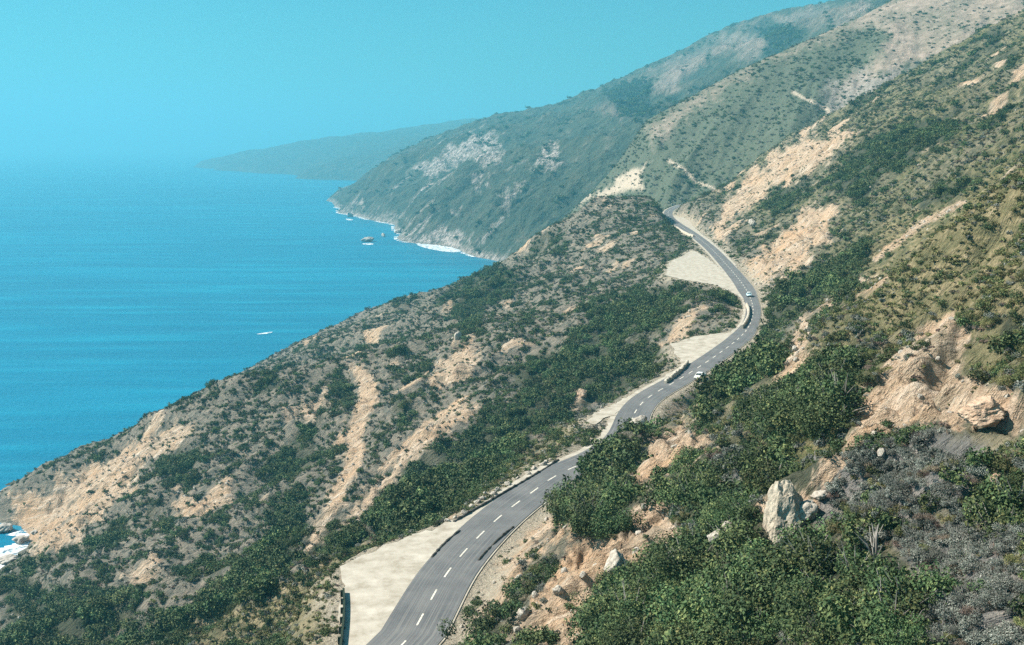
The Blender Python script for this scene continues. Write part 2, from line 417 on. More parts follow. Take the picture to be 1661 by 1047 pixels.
def mat_mid():
    m, nt, b = new_mat('mid_hill_scrub'); co = coords(nt)
    n_big = noise(nt, co, .012, 5); n_mid = noise(nt, co, .12, 6, .65); n_fine = noise(nt, co, .5, 4, .7)
    g = ramp(nt, n_fine, [(.3,(.045,.065,.048)),(.5,(.078,.092,.062)),(.7,(.14,.135,.10))])
    g = mix(nt, math_(nt,'MULTIPLY',n_big,.5), g, (.12,.12,.07))
    t = ramp(nt, n_mid, [(.3,(.25,.18,.135)),(.55,(.36,.27,.21)),(.75,(.43,.34,.28))])
    k = ramp(nt, n_fine, [(.3,(.12,.10,.09)),(.5,(.30,.25,.22)),(.7,(.5,.43,.38))])
    tf = math_(nt,'ADD',attr(nt,'dry'),math_(nt,'MULTIPLY',math_(nt,'SUBTRACT',n_mid,.56),.8),True)
    c = mix(nt, tf, g, t); c = mix(nt, math_(nt,'MULTIPLY',attr(nt,'rocky'),math_(nt,'MULTIPLY',n_mid,1.3,True)), c, k); c = mix(nt, math_(nt,'MULTIPLY',attr(nt,'bare'),math_(nt,'MULTIPLY',n_fine,1.7,True)), c, (.52,.41,.31))
    nt.links.new(c, b.inputs['Base Color'])
    bump(nt, b, math_(nt,'ADD',math_(nt,'MULTIPLY',n_mid,2.0),n_fine), .7, 2.0)
    return m

def mat_far(name, tan):
    m, nt, b = new_mat(name); co = coords(nt)
    n_big = noise(nt, co, .005, 5); n_mid = noise(nt, co, .03, 6, .65); n_fine = noise(nt, co, .13, 5, .7)
    g = ramp(nt, n_mid, [(.3,(.035,.055,.04)),(.5,(.07,.085,.055)),(.7,(.13,.125,.085))])
    t = ramp(nt, n_mid, [(.3,(.20,.15,.115)),(.6,(.36,.275,.22))])
    r = ramp(nt, n_fine, [(.3,(.22,.18,.16)),(.5,(.50,.40,.35)),(.7,(.70,.59,.53))])
    c = mix(nt, math_(nt,'ADD',math_(nt,'MULTIPLY',attr(nt,'dry'),tan),math_(nt,'MULTIPLY',math_(nt,'SUBTRACT',n_big,.58),.6),True), g, t)
    c = mix(nt, attr(nt,'forest'), c, (.02,.035,.028))
    c = mix(nt, math_(nt,'ADD',math_(nt,'MULTIPLY',attr(nt,'bare'),math_(nt,'MULTIPLY',math_(nt,'SUBTRACT',n_fine,.28,True),3.6,True)),math_(nt,'MULTIPLY',math_(nt,'SUBTRACT',n_mid,.62),1.2),True), c, r)
    nt.links.new(c, b.inputs['Base Color'])
    bump(nt, b, math_(nt,'ADD',math_(nt,'MULTIPLY',n_mid,3.0),n_fine), .9, 13.0)
    return m

def mat_leaf(name, a, c, d):
    m, nt, b = new_mat(name)
    oi = nt.nodes.new('ShaderNodeObjectInfo'); g = nt.nodes.new('ShaderNodeNewGeometry')
    col = ramp(nt, g.outputs['Random Per Island'], [(0.0,a),(.55,c),(1.0,d)])
    tc = nt.nodes.new('ShaderNodeTexCoord'); cl = noise(nt, tc.outputs['Object'], 2.6, 3)
    f = math_(nt,'ADD',math_(nt,'MULTIPLY',g.outputs['Random Per Island'],.5),math_(nt,'SUBTRACT',math_(nt,'MULTIPLY',cl,1.5),.5),True)
    nt.links.new(f, [n_ for n_ in nt.nodes if n_.type == 'VALTORGB'][0].inputs[0])
    hsv = node(nt, 'ShaderNodeHueSaturation')
    nt.links.new(math_(nt,'MULTIPLY_ADD',oi.outputs['Random'],.06), hsv.inputs['Hue'])
    hh = math_(nt,'ADD',math_(nt,'MULTIPLY',oi.outputs['Random'],.065),.445); nt.links.new(hh, hsv.inputs['Hue'])
    vv = math_(nt,'ADD',math_(nt,'MULTIPLY',math_(nt,'FRACT',math_(nt,'MULTIPLY',oi.outputs['Random'],7.31)),1.0),.62); nt.links.new(vv, hsv.inputs['Value'])
    nt.links.new(col, hsv.inputs['Color']); nt.links.new(hsv.outputs[0], b.inputs['Base Color'])
    b.inputs['Roughness'].default_value = .75
    return m

def mat_plain(name, stops, scale, bstr=.4, bdist=.05, rough=.85, scale2=None):
    m, nt, b = new_mat(name); tc = nt.nodes.new('ShaderNodeTexCoord'); co = tc.outputs['Object']
    n = noise(nt, co, scale, 6, .65); nt.links.new(ramp(nt, n, stops), b.inputs['Base Color'])
    if bstr: bump(nt, b, noise(nt, co, scale2 or scale*2.3, 6, .7), bstr, bdist)
    b.inputs['Roughness'].default_value = rough
    return m

M = {}
M['hillside'] = mat_hillside(); M['mid'] = mat_mid(); M['far'] = mat_far('far_hill_scrub', 1.0); M['head'] = mat_far('headland_scrub', .15)
M['evergreen'] = mat_leaf('evergreen_leaves', (.016,.034,.016), (.052,.09,.034), (.18,.205,.075))
M['sage'] = mat_leaf('sage_leaves', (.065,.075,.06), (.14,.15,.125), (.27,.27,.23))
M['yellow'] = mat_leaf('yellow_green_leaves', (.055,.075,.025), (.125,.14,.055), (.30,.27,.12))
M['brown'] = mat_leaf('dry_brush_leaves', (.07,.06,.045), (.15,.125,.085), (.28,.22,.15))
M['twig'] = mat_plain('pale_twigs', [(.3,(.18,.16,.14)),(.7,(.36,.33,.29))], 3.0, 0)
M['rock'] = mat_plain('pale_rock', [(.25,(.22,.19,.155)),(.5,(.43,.375,.31)),(.75,(.58,.53,.46))], 2.2, .7, .25)
M['cream_rock'] = mat_plain('cream_rock', [(.25,(.17,.14,.105)),(.45,(.40,.335,.255)),(.75,(.55,.48,.38))], 2.2, .8, .2)
M['berm'] = mat_plain('berm_asphalt', [(.3,(.045,.042,.038)),(.7,(.12,.11,.095))], 1.5, .6, .05)
M['orange_rock'] = mat_plain('orange_rock', [(.25,(.26,.165,.105)),(.5,(.50,.345,.24)),(.75,(.62,.48,.36))], 1.8, .7, .3)
M['sea_rock'] = mat_plain('sea_rock', [(.25,(.22,.19,.17)),(.5,(.42,.37,.32)),(.75,(.58,.52,.46))], .25, .7, 1.0)
M['wall_stone'] = mat_plain('wall_stone', [(.3,(.30,.25,.19)),(.5,(.50,.43,.34)),(.7,(.62,.55,.45))], 1.4, .8, .12)
M['gravel'] = mat_plain('gravel', [(.3,(.29,.245,.185)),(.5,(.42,.37,.30)),(.7,(.52,.465,.385))], .45, .5, .04, .95, 6.0)
M['marking'] = mat_plain('road_paint', [(.32,(.30,.27,.23)),(.55,(.70,.64,.54))], 2.5, 0)
M['guard'] = mat_plain('dark_guard_wood', [(.3,(.012,.022,.014)),(.7,(.035,.05,.032))], 2.0, .3, .02)

def mat_asphalt():
    m, nt, b = new_mat('asphalt'); tc = nt.nodes.new('ShaderNodeUVMap'); tc.uv_map = 'road_uv'
    co = coords(nt); s = nt.nodes.new('ShaderNodeSeparateXYZ'); nt.links.new(tc.outputs[0], s.inputs[0])
    base = ramp(nt, noise(nt, co, .25, 6, .6), [(.3,(.095,.096,.10)),(.7,(.16,.157,.153))])
    st = node(nt, 'ShaderNodeMapping'); st.inputs['Scale'].default_value = (3.2,.018,1); nt.links.new(tc.outputs[0], st.inputs[0])
    streak = noise(nt, st.outputs[0], 2.2, 4, .6)
    c = mix(nt, math_(nt,'MULTIPLY',math_(nt,'SUBTRACT',streak,.48,True),4.0,True), base, (.22,.208,.19))
    c = mix(nt, math_(nt,'MULTIPLY',math_(nt,'SUBTRACT',.45,streak,True),3.0,True), c, (.085,.085,.088))
    nt.links.new(c, b.inputs['Base Color']); bump(nt, b, noise(nt, co, 8, 4), .3, .02); b.inputs['Roughness'].default_value = .8
    return m
M['asphalt'] = mat_asphalt()

def mat_water():
    m, nt, b = new_mat('sea_water'); co = coords(nt)
    mp = node(nt, 'ShaderNodeMapping'); mp.inputs['Scale'].default_value = (.16,1,1); mp.inputs['Rotation'].default_value = (0,0,R(-8)); nt.links.new(co, mp.inputs[0])
    big = noise(nt, mp.outputs[0], .004, 6, .6); sw = noise(nt, mp.outputs[0], .028, 5, .6); rp = noise(nt, co, .22, 5, .65)
    c = ramp(nt, big, [(.3,(.001,.115,.205)),(.55,(.001,.16,.27)),(.75,(.003,.21,.33))])
    c = mix(nt, math_(nt,'MULTIPLY',math_(nt,'SUBTRACT',sw,.5,True),3.2,True), c, (.006,.26,.38))
    c = mix(nt, math_(nt,'MULTIPLY',math_(nt,'SUBTRACT',.47,sw,True),3.2,True), c, (.001,.10,.19))
    fl = noise(nt, mp.outputs[0], .35, 3, .6); c = mix(nt, math_(nt,'MULTIPLY',math_(nt,'SUBTRACT',fl,.735,True),9.0,True), c, (.35,.5,.55))
    nt.links.new(c, b.inputs['Base Color'])
    b.inputs['Roughness'].default_value = .32; b.inputs['Specular IOR Level'].default_value = .35
    bump(nt, b, math_(nt,'ADD',math_(nt,'MULTIPLY',sw,7.0),math_(nt,'MULTIPLY',rp,1.3)), .55, 1.0)
    return m
M['water'] = mat_water()

def mat_foam():
    m, nt, b = new_mat('sea_foam'); co = coords(nt)
    b.inputs['Base Color'].default_value = (.8,.84,.86,1)
    n = noise(nt, co, .16, 6, .7); nt.links.new(math_(nt,'MULTIPLY',math_(nt,'SUBTRACT',n,.40,True),7.0,True), b.inputs['Alpha'])
    return m
M['foam'] = mat_foam()

def paint(name, c, rough=.35, metal=0.0):
    m, nt, b = new_mat(name); b.inputs['Roughness'].default_value = rough; b.inputs['Metallic'].default_value = metal; b.inputs['Specular IOR Level'].default_value = .5
    nz = noise(nt, coords(nt), 3.0, 3); nt.links.new(mix(nt, math_(nt,'MULTIPLY',nz,.25), c, tuple(v*.8 for v in c)), b.inputs['Base Color'])
    return m
M['car_cream'] = paint('cream_paint', (.82,.78,.68)); M['car_blue'] = paint('pale_blue_paint', (.50,.66,.70)); M['car_white'] = paint('white_paint', (.82,.82,.78))
M['glass'] = paint('car_glass', (.03,.045,.05), .12); M['tyre'] = paint('tyre_rubber', (.02,.02,.02), .8); M['chrome'] = paint('chrome', (.6,.6,.6), .2, 1.0); M['lamp'] = paint('lamp_glass', (.8,.8,.72), .2); M['tail'] = paint('tail_lamp_glass', (.35,.02,.02), .2)

# ------------------------------------------------------------------ mesh helpers
def mesh_np(name, v, f, mats, uv=None, smooth=True, attrs=None):
    """v (n,3); f (m,k) all faces with k corners"""
    me = bpy.data.meshes.new(name); v = np.asarray(v, np.float32); f = np.asarray(f, np.int32); k = f.shape[1]
    me.vertices.add(len(v)); me.vertices.foreach_set('co', v.ravel())
    me.loops.add(f.size); me.loops.foreach_set('vertex_index', f.ravel())
    me.polygons.add(len(f)); me.polygons.foreach_set('loop_start', np.arange(0, f.size, k, dtype=np.int32))
    me.polygons.foreach_set('use_smooth', np.full(len(f), smooth))
    for mt in (mats if isinstance(mats, (list, tuple)) else [mats]): me.materials.append(mt)
    if attrs:
        for an, av in attrs.items():
            a = me.attributes.new(an, 'FLOAT', 'POINT'); a.data.foreach_set('value', np.asarray(av, np.float32))
    if uv is not None:
        l = me.uv_layers.new(name='road_uv'); l.data.foreach_set('uv', np.asarray(uv, np.float32)[f.ravel()].ravel())
    me.update(calc_edges=True); me.validate()
    return me

def link(name, me, parent=None, **props):
    o = bpy.data.objects.new(name, me); COL.objects.link(o); o.parent = parent
    for k, v in props.items(): o[k] = v
    return o

def tag(o, label, cat, group=None):
    o['label'] = label; o['category'] = cat
    if group: o['group'] = group
    return o

def quads(nr, nc):
    i = np.arange(nr-1)[:, None]*nc + np.arange(nc-1)[None]
    i = i.ravel(); return np.stack([i, i+1, i+nc+1, i+nc], 1)

def polar(name, r0, r1, th0, th1, dth, dl, hf, mat, attrf, wide=None):
    nr = int(math.log(r1/r0)/dl)+1; nc = int((th1-th0)/dth)+1
    rr = r0*np.exp(np.linspace(0, math.log(r1/r0), nr)); tt = np.linspace(th0, th1, nc)
    if wide:                                                  # coarser ground to either side of the view and underfoot
        tt = np.concatenate([np.arange(wide[0], th0, .03), tt, np.arange(th1+.01, wide[1], .03)]); rr = np.concatenate([np.arange(.5, r0, 1.2), rr]); nr, nc = len(rr), len(tt)
    X = (rr[:, None]*np.sin(tt)[None]).ravel(); Y = (rr[:, None]*np.cos(tt)[None]).ravel()
    Z = hf(X, Y); f = quads(nr, nc)
    keep = (Z[f] > -3.9).any(1); f = f[keep]
    used = np.zeros(len(X), bool); used[f.ravel()] = True; idx = np.cumsum(used)-1
    X, Y, Z = X[used], Y[used], Z[used]; f = idx[f]
    return link(name, mesh_np(name, np.stack([X, Y, Z], 1), f, mat, attrs=attrf(X, Y, Z)), kind='structure')

FAST_TERRAIN = .82
def near_attrs(x, y, z):
    b, d, g, yl, gn = near_masks(x, y, z); bd = bench(x, y); vg = (1-sstep(.3, 4.5, bd+2.2*fbm(x/5, y/5, 410, 4)))*(np.interp(x, [-60,200], [1,1]))
    return {'bare': b, 'thicket': d, 'sage': g, 'yellow': yl, 'green': gn, 'verge': vg}
def h_full(x, y):
    x = np.asarray(x, float); y = np.asarray(y, float); z = h_near(x, y)
    px, py, dep = project(x, y, z); b = pxmask(px, py, BARE, 26, 9, 210); w = np.nonzero(b > .02)[0]
    if len(w):                                               # bare scars are eroded into ribs and ledges
        xa, ya = x[w], y[w]; xw = xa+5*gnoise(xa/14, ya/14, 401); yw = ya+.3*xa+5*gnoise(xa/14, ya/14, 402)
        c = 3.4*(ridged(xw/30, yw/8.5, 403, 4, .6)-.60)+1.5*fbm(xa/5, ya/5, 404, 3)+1.2*(np.abs(gnoise(xa/9, ya/9, 405))-.3)
        z[w] = np.maximum(z[w]+b[w]*c*sstep(1.5, 9, bench(xa, ya))*np.clip((z[w]+1)/6, 0, 1), -4)
    return z
polar('hillside', 18, 1130, R(-35), R(36), .0026*FAST_TERRAIN, .0032*FAST_TERRAIN, h_full, M['hillside'], near_attrs, (R(-100), R(125)))

def mid_attrs(x, y, z):
    px, py, dep = project(x, y, z)
    sc = np.zeros(x.shape)
    for line, w in SCAR[:2]: sc = np.maximum(sc, 1-sstep(w*.5, w*1.4, seg_dist(px+2*gnoise(px/12, py/12, 5), py+2*gnoise(px/12, py/12, 6), line)))
    e = pxmask(px, py, [BARE[8]], 6, 6, 301)
    return {'dry': pxmask(px, py, MID_TAN, 22, 12, 300)*(.8+.35*fbm(x/60, y/60, 303, 4)), 'rocky': pxmask(px, py, MID_ROCK, 22, 14, 310), 'bare': np.maximum(sc, e)}
polar('hill', 880, 1900, R(-12), R(42), .0016, .0016, h_mid, M['mid'], mid_attrs)

def far_attrs(x, y, z):
    px, py, dep = project(x, y, z)
    sA = -.33*x+.94*y + 25*gnoise(x/120, y/120, 351); sN = .94*x+.33*y
    st = sstep(.70, .88, ridged(sA/62, sN/260, 350, 3))*sstep(-.15, .35, gnoise(x/230, y/230, 352))*np.clip((330-z)/150, 0, 1)*sstep(600, 1000, px*0+1661-px)
    st = np.maximum(st, sstep(14, 3, z)*.9)
    return {'dry': pxmask(px, py, FAR_TAN, 16, 13, 320)*(.75+.5*fbm(x/150, y/150, 322, 4)), 'bare': np.maximum(st, pxmask(px, py, FAR_BARE, 8, 11, 330)), 'forest': pxmask(px, py, FAR_DARK, 7, 7, 340)}
polar('mountain', 1450, 5200, R(-14), R(40), .0015, .0022, h_far, M['far'], far_attrs)
polar('headland', 4500, 9600, R(-22), R(14), .0015, .004, h_head, M['head'], lambda x, y, z: {'dry': x*0+.2, 'bare': x*0, 'forest': x*0})

# sea
n = 96
v = [(0,0,0)]+[(62000*math.cos(2*math.pi*i/n), 62000*math.sin(2*math.pi*i/n), 0) for i in range(n)]
me = bpy.data.meshes.new('sea'); me.from_pydata(v, [], [(0, 1+i, 1+(i+1) % n) for i in range(n)]); me.materials.append(M['water'])
link('sea', me, kind='structure')

# ------------------------------------------------------------------ ray to ground
def ground(x, y): return float(h_full(np.array([x]), np.array([y]))[0])
def hit(px, py, hf=h_full, y0=18.0, y1=1150.0, n=1600):
    d = ray(px, py); Y = y0*np.exp(np.linspace(0, math.log(y1/y0), n)); X = d[0]/d[1]*Y; Z = CAMH + d[2]/d[1]*Y
    H = hf(X, Y); b = np.nonzero(H >= Z)[0]
    if len(b) == 0: return None
    i = b[0]
    return np.array([X[i], Y[i], H[i]])

# ------------------------------------------------------------------ road, shoulders, turnouts, paint
def ribbon(line, offs, zoff, z=ZR, wob=0.0, narrow=False):
    p = np.asarray(line)[:, :2]; t = np.gradient(p, axis=0); t /= np.linalg.norm(t, axis=1)[:, None]
    nrm = np.stack([t[:,1], -t[:,0]], 1)                     # to the right of travel
    s = np.concatenate([[0], np.cumsum(np.linalg.norm(np.diff(p, axis=0), axis=1))])
    V = []; UV = []
    for i in range(len(p)):
        hw_ = float(half_width(p[i][1])) if narrow else 3.75
        for o in offs:
            e = (hw_/3.75)*(1+wob*float(gnoise(np.array([s[i]/4.]), np.array([o]), 77)[0])*(abs(o) > 4))
            q = p[i]+nrm[i]*o*e; V.append((q[0], q[1], z+zoff)); UV.append((o, s[i]))
    return V, quads(len(p), len(offs))[:, ::-1], UV
V, f, UV = ribbon(ROAD, np.array([-5.0,-3,0,3,4.0]), .06, ZR, .14, True); link('road_shoulder', mesh_np('road_shoulder', V, f, M['gravel']), kind='structure')
V, f, UV = ribbon(ROAD, np.linspace(-3.75, 3.75, 9), .13, ZR, 0, True)
road_o = link('road', mesh_np('road', V, f, M['asphalt'], uv=UV), kind='structure')
sl = np.concatenate([[0], np.cumsum(np.linalg.norm(np.diff(ROAD, axis=0), axis=1))])
i0 = np.argmin(np.linalg.norm(ROAD-at_z(720,937)[:2], axis=1)); ph = (sl[i0]-1.6) % 7.2
V = []; f = []
for k in range(int(sl[-1]/7.2)-1):
    s0 = ph+k*7.2; ss = np.linspace(s0, s0+3.2, 4)
    line = np.stack([np.interp(ss, sl, ROAD[:,0]), np.interp(ss, sl, ROAD[:,1])], 1)
    v_, f_, _ = ribbon(line, [-.11, .11], .136); f += [tuple(q+len(V)) for q in f_]; V += v_
link('centre_line_marking', mesh_np('centre_line_marking', V, f, M['marking'], smooth=False), parent=road_o)
for k, P in LOTS.items():
    Q = smooth_line(P+[P[0]], 1.5, 1)[:-1]
    bm_p = [(x+.9*float(fbm(np.array([x/3.]), np.array([y/3.]), 5, 3)[0]), y+1.6*float(fbm(np.array([x/3.]), np.array([y/3.]), 8, 3)[0]), ZR+.095+.001*len(k)) for x, y in Q]
    me = bpy.data.meshes.new('gravel_turnout'); me.from_pydata(bm_p, [], [tuple(range(len(bm_p)))]); me.materials.append(M['gravel']); me.validate()
    if me.polygons[0].normal.z < 0: me.flip_normals()
    link('gravel_turnout', me, kind='structure')

# ------------------------------------------------------------------ low walls, kerbs, guard rail
def bar_mesh(name, pts, w, h, mat, jag=0.0, seed=0, z0=-.25):
    """a low wall with a rounded, uneven top along a plan line"""
    p = smooth_line(pts, max(.6, w)); t = np.gradient(p, axis=0); t /= np.linalg.norm(t, axis=1)[:, None]; nr = np.stack([t[:,1], -t[:,0]], 1)
    prof = [(-.5, z0), (-.5, h*.55), (-.42, h*.9), (-.2, h), (.2, h), (.42, h*.9), (.5, h*.55), (.5, z0)]
    V = []; r = np.random.default_rng(seed)
    for i in range(len(p)):
        k = 1+jag*r.normal()
        for a, b in prof:
            q = p[i]+nr[i]*a*w*(1+jag*.5*r.normal()); V.append((q[0], q[1], ZR+.06+(b*k if b > 0 else b)))
    f = [tuple(q) for q in quads(len(p), len(prof))]
    me = bpy.data.meshes.new(name); me.from_pydata(V, [], f+[tuple(range(8))[::-1], tuple(range(len(V)-8, len(V)))]); me.materials.append(mat); me.validate(); me.update()
    return me
def plan(px): return [tuple(at_z(*q)[:2]) for q in px]
for nm, px, w_, h_, mt, jag, lab, cat in [
    ('stone_wall', [(1211,497),(1214.5,505),(1214,515),(1210,525),(1203,534)], .8, 1.1, 'wall_stone', .10, 'pale low stone parapet curving round the outside of the tight road bend', 'wall'),
    ('stone_wall', [(1079,623),(1090,615),(1101,606),(1110,598),(1115,590)], .7, .9, 'wall_stone', .16, 'rough pale stone parapet between the road and the wide gravel turnout below the bend', 'wall'),
    ('stone_wall', [(1098,371),(1108,378),(1117,382),(1125,385)], 1.0, 1.2, 'wall_stone', .16, 'weathered low stone wall where the road disappears behind the far knoll', 'wall'),
    ('road_berm', [(736,848),(760,834),(800,811),(850,782),(880,764),(906,747)], .3, .3, 'berm', .25, 'long dark berm along the seaward edge of the near road, below a row of rocks', 'berm'),
    ('road_berm', [(700,906),(712,892),(728,876),(746,862)], .26, .24, 'berm', .3, 'short dark berm dividing the near gravel turnout from the asphalt', 'berm'),
    ('road_berm', [(776,911),(790,894),(810,875),(833,856)], .26, .26, 'berm', .3, 'dark broken berm on the inland edge of the near road', 'berm')]:
    tag(link(nm, bar_mesh(nm, plan(px), w_, h_, M[mt], jag, len(lab))), lab, cat)
# guard rail beside the near turnout
gp = smooth_line(plan([(557.5,963),(558.5,985),(557.5,1010),(555,1035),(552,1062)]), .8)
gr = bpy.data.objects.new('guard_rail', None); COL.objects.link(gr); gr.location = (gp[0][0], gp[0][1], ZR)
tag(gr, 'low dark green guard rail along the left edge of the near gravel turnout', 'guard rail')
def strip(name, p, w, za, zb, mat, parent):
    t = np.gradient(p, axis=0); t /= np.linalg.norm(t, axis=1)[:, None]; nr = np.stack([t[:,1], -t[:,0]], 1); V = []
    for i in range(len(p)):
        for a, b in ((-.5,za),(-.5,zb),(.5,zb),(.5,za)): q = p[i]+nr[i]*a*w; V.append((q[0]-gp[0][0], q[1]-gp[0][1], b))
    f = []
    for i in range(len(p)-1):
        for k in range(4): f.append((i*4+k, i*4+(k+1) % 4, i*4+4+(k+1) % 4, i*4+4+k))
    f += [(3,2,1,0), tuple(len(V)-4+k for k in range(4))]
    me = bpy.data.meshes.new(name); me.from_pydata(V, [], f); me.materials.append(mat); me.validate(); return link(name, me, parent)
strip('rail', gp, .26, .30, .72, M['guard'], gr); strip('lower_board', gp, .22, .02, .26, M['guard'], gr)
for i in range(1, len(gp), 3):
    x, y = gp[i]-gp[0]; bmv = [(x+a*.13-.26, y+b*.13, z) for z in (-.2, .80) for a, b in ((-1,-1),(1,-1),(1,1),(-1,1))]
    me = bpy.data.meshes.new('post'); me.from_pydata(bmv, [], [(3,2,1,0),(4,5,6,7),(0,1,5,4),(1,2,6,5),(2,3,7,6),(3,0,4,7)]); me.materials.append(M['guard']); link('post', me, gr)

# ------------------------------------------------------------------ rocks
import bmesh
def rock_mesh(name, seed, mat, sub=4, facets=16, rough=.09, peak=0.0):
    r = np.random.default_rng(seed); bm = bmesh.new(); bmesh.ops.create_icosphere(bm, subdivisions=sub, radius=1)
    N = r.normal(size=(facets, 3)); N /= np.linalg.norm(N, axis=1)[:, None]; D = r.uniform(.62, .95, facets)
    co = np.array([v.co for v in bm.verts]); dots = co@N.T
    s = np.min(np.where(dots > .05, D[None]/np.maximum(dots, .05), 9), axis=1); s = np.minimum(s, 1.15)
    c = co*s[:, None]
    k = rough*(fbm(c[:,0]*2.2+seed, c[:,1]*2.2+c[:,2]*1.7, seed, 5, .6)+fbm(c[:,2]*2.4+seed*2, c[:,0]*2.1-c[:,1]*1.3, seed+5, 5, .6))
    c = c*(1+k)[:, None]
    if peak: c[:, :2] *= (1-peak*np.clip(c[:, 2:3]*.5+.35, 0, 1)**1.5)
    for v, q in zip(bm.verts, c): v.co = q
    me = bpy.data.meshes.new(name); bm.to_mesh(me); bm.free(); me.materials.append(mat)
    for p_ in me.polygons: p_.use_smooth = sub >= 4 and rough > .1
    return me
RK = [rock_mesh('rock', 30+i, M['rock'], 4, 14+i*2, .11) for i in range(4)]
RKO = [rock_mesh('orange_rock', 60+i, M['orange_rock'], 5, 30, .07) for i in range(2)]
RKS = [rock_mesh('sea_rock', 80+i, M['sea_rock'], 4, 14, .15) for i in range(3)]
def put_rock(px, py, wpx, hpx, me, lab, cat='boulder', group=None, hf=h_near, y1=1150, name='boulder', rot=None, sink=.25, depth=1.0):
    q = hit(px, py, hf, 18, y1) if hf else at_z(px, py, 0)
    if q is None: return None
    s = np.linalg.norm(q-np.array([0,0,CAMH]))/F
    o = link(name, me); a = wpx*s/2; h = hpx*s/2
    o.scale = (a*1.1, a*1.1*depth, h/(1-sink*.5)); o.location = (q[0], q[1], q[2]+h*(1-sink)*1.0)
    o.rotation_euler = (0, 0, random.uniform(0, 6.28) if rot is None else rot)
    if hf: CLEAR.append((q[0], q[1], a*1.5)); CLEAR.append((q[0]-q[0]/np.hypot(q[0],q[1])*a*1.6, q[1]-q[1]/np.hypot(q[0],q[1])*a*1.6, a*1.3))
    return tag(o, lab, cat, group)
CLEAR = []
# the tall pale rock
q = hit(1268, 882); s = np.linalg.norm(q-np.array([0,0,CAMH]))/F
pm = rock_mesh('rock_pinnacle', 11, M['cream_rock'], 5, 26, .09, .38)
o = link('rock_pinnacle', pm); o.scale = (44*s, 36*s, 58*s); o.location = (q[0]+.2, q[1]+.6, q[2]+29*s); o.rotation_euler = (0, R(5), R(-30))
CLEAR += [(q[0], q[1], 3.2), (q[0]*.96, q[1]*.96, 3.2), (q[0]*.92, q[1]*.92, 2.6)]
tag(o, 'tall pale pointed rock standing out of the dark shrubs in the near bank', 'rock')
for px, py, w_, h_, m_, lab in [
    (1305,838,36,30,RK[0],'bright white angular boulder leaning at the right foot of the tall pale rock'),
    (1330,812,24,14,RK[1],'small white slab on the bare soil right of the tall pale rock'),
    (1036,692,24,20,RK[2],'rounded white boulder among shrubs just right of the middle road stretch'),
    (1246,712,30,14,RK[3],'flat white slab lying on the bank above the tall pale rock'),
    (1000,935,34,40,RK[1],'pale jutting boulder on the bare tan chute right of the near road'),
    (1163,876,26,18,RK[0],'small pale boulder left of the tall pale rock above the dark thicket'),
    (1182,862,18,14,RK[2],'grey white stone beside the small pale boulder above the dark thicket'),
    (848,1002,22,18,RK[3],'cream boulder at the bottom of the bare tan chute'),
    (905,965,18,14,RK[1],'low cream stone on the upper edge of the bare tan chute'),
    (1613,792,20,20,RKO[0],'small orange rock beside yellow shrubs at the right edge'),
    (1592,680,76,26,RKO[1],'large orange pink rock face in the bare scar at the right edge'),
    (1220,366,10,10,RK[2],'small white boulder between the two tan cliffs above the upper road'),
    (855,388,26,26,RKO[0],'tan outcrop on the skyline of the seaward spur'),
    (742,552,12,16,RK[3],'pale rock in the middle of the seaward slope above the ravine'),
    (945,645,18,16,RKO[0],'tan outcrop at the top of the dark ravine below the road'),
    (655,838,12,10,RK[2],'pale stone at the edge of the golden grass above the near turnout')]:
    put_rock(px, py, w_, h_, m_, lab, sink=.42 if w_ < 60 else .85)
# pale rocks lined up along the near road's seaward berm
rp = smooth_line(plan([(726,848),(757,828),(797,804),(846,775),(876,757),(903,739)]), 1.0)
ns = 17
for i in range(ns):
    j = int((i+.5+random.uniform(-.25,.25))/ns*(len(rp)-1)); x, y = rp[j]+np.array([random.uniform(-.7,.4), random.uniform(-.5,.5)])
    o = link('roadside_rock', RK[i % 4]); k = random.uniform(.3, .62); o.scale = (k, k*random.uniform(.8,1.2), k*random.uniform(.7,1.0)); o.rotation_euler = (0,0,random.uniform(0,6.28))
    o.location = (x, y, max(ground(x, y), ZR-1.2)+k*.35)
    tag(o, 'pale rock in the row along the seaward berm of the near road', 'rock', 'row of pale rocks along the near road')
# rocks in the surf
for px, py, w_, h_, lab in [
    (597,392,17,8,'largest rock islet standing off the cliff cape'),(622,384,7,6,'tiny rock in the water between the largest islet and the cape'),(646,379,10,9,'small dark rock right at the surf of the cliff cape'),
    (568,352,8,8,'small rock in the water at the far tip of the cape'),(8,862,22,14,'jagged grey rock in the shore inlet at the left edge'),(34,880,26,12,'low dark rock between the two white surf lines of the inlet'),(58,868,16,9,'small rock against the shore of the lower left inlet'),(14,912,30,12,'dark flat rock below the lower surf line of the inlet'),(4,806,16,9,'small pale rock off the end of the bluff at the left edge')]:
    put_rock(px, py, w_, h_, RKS[int(px) % 3], lab, 'sea rock', 'rocks in the surf', None, name='sea_rock', depth=.9)

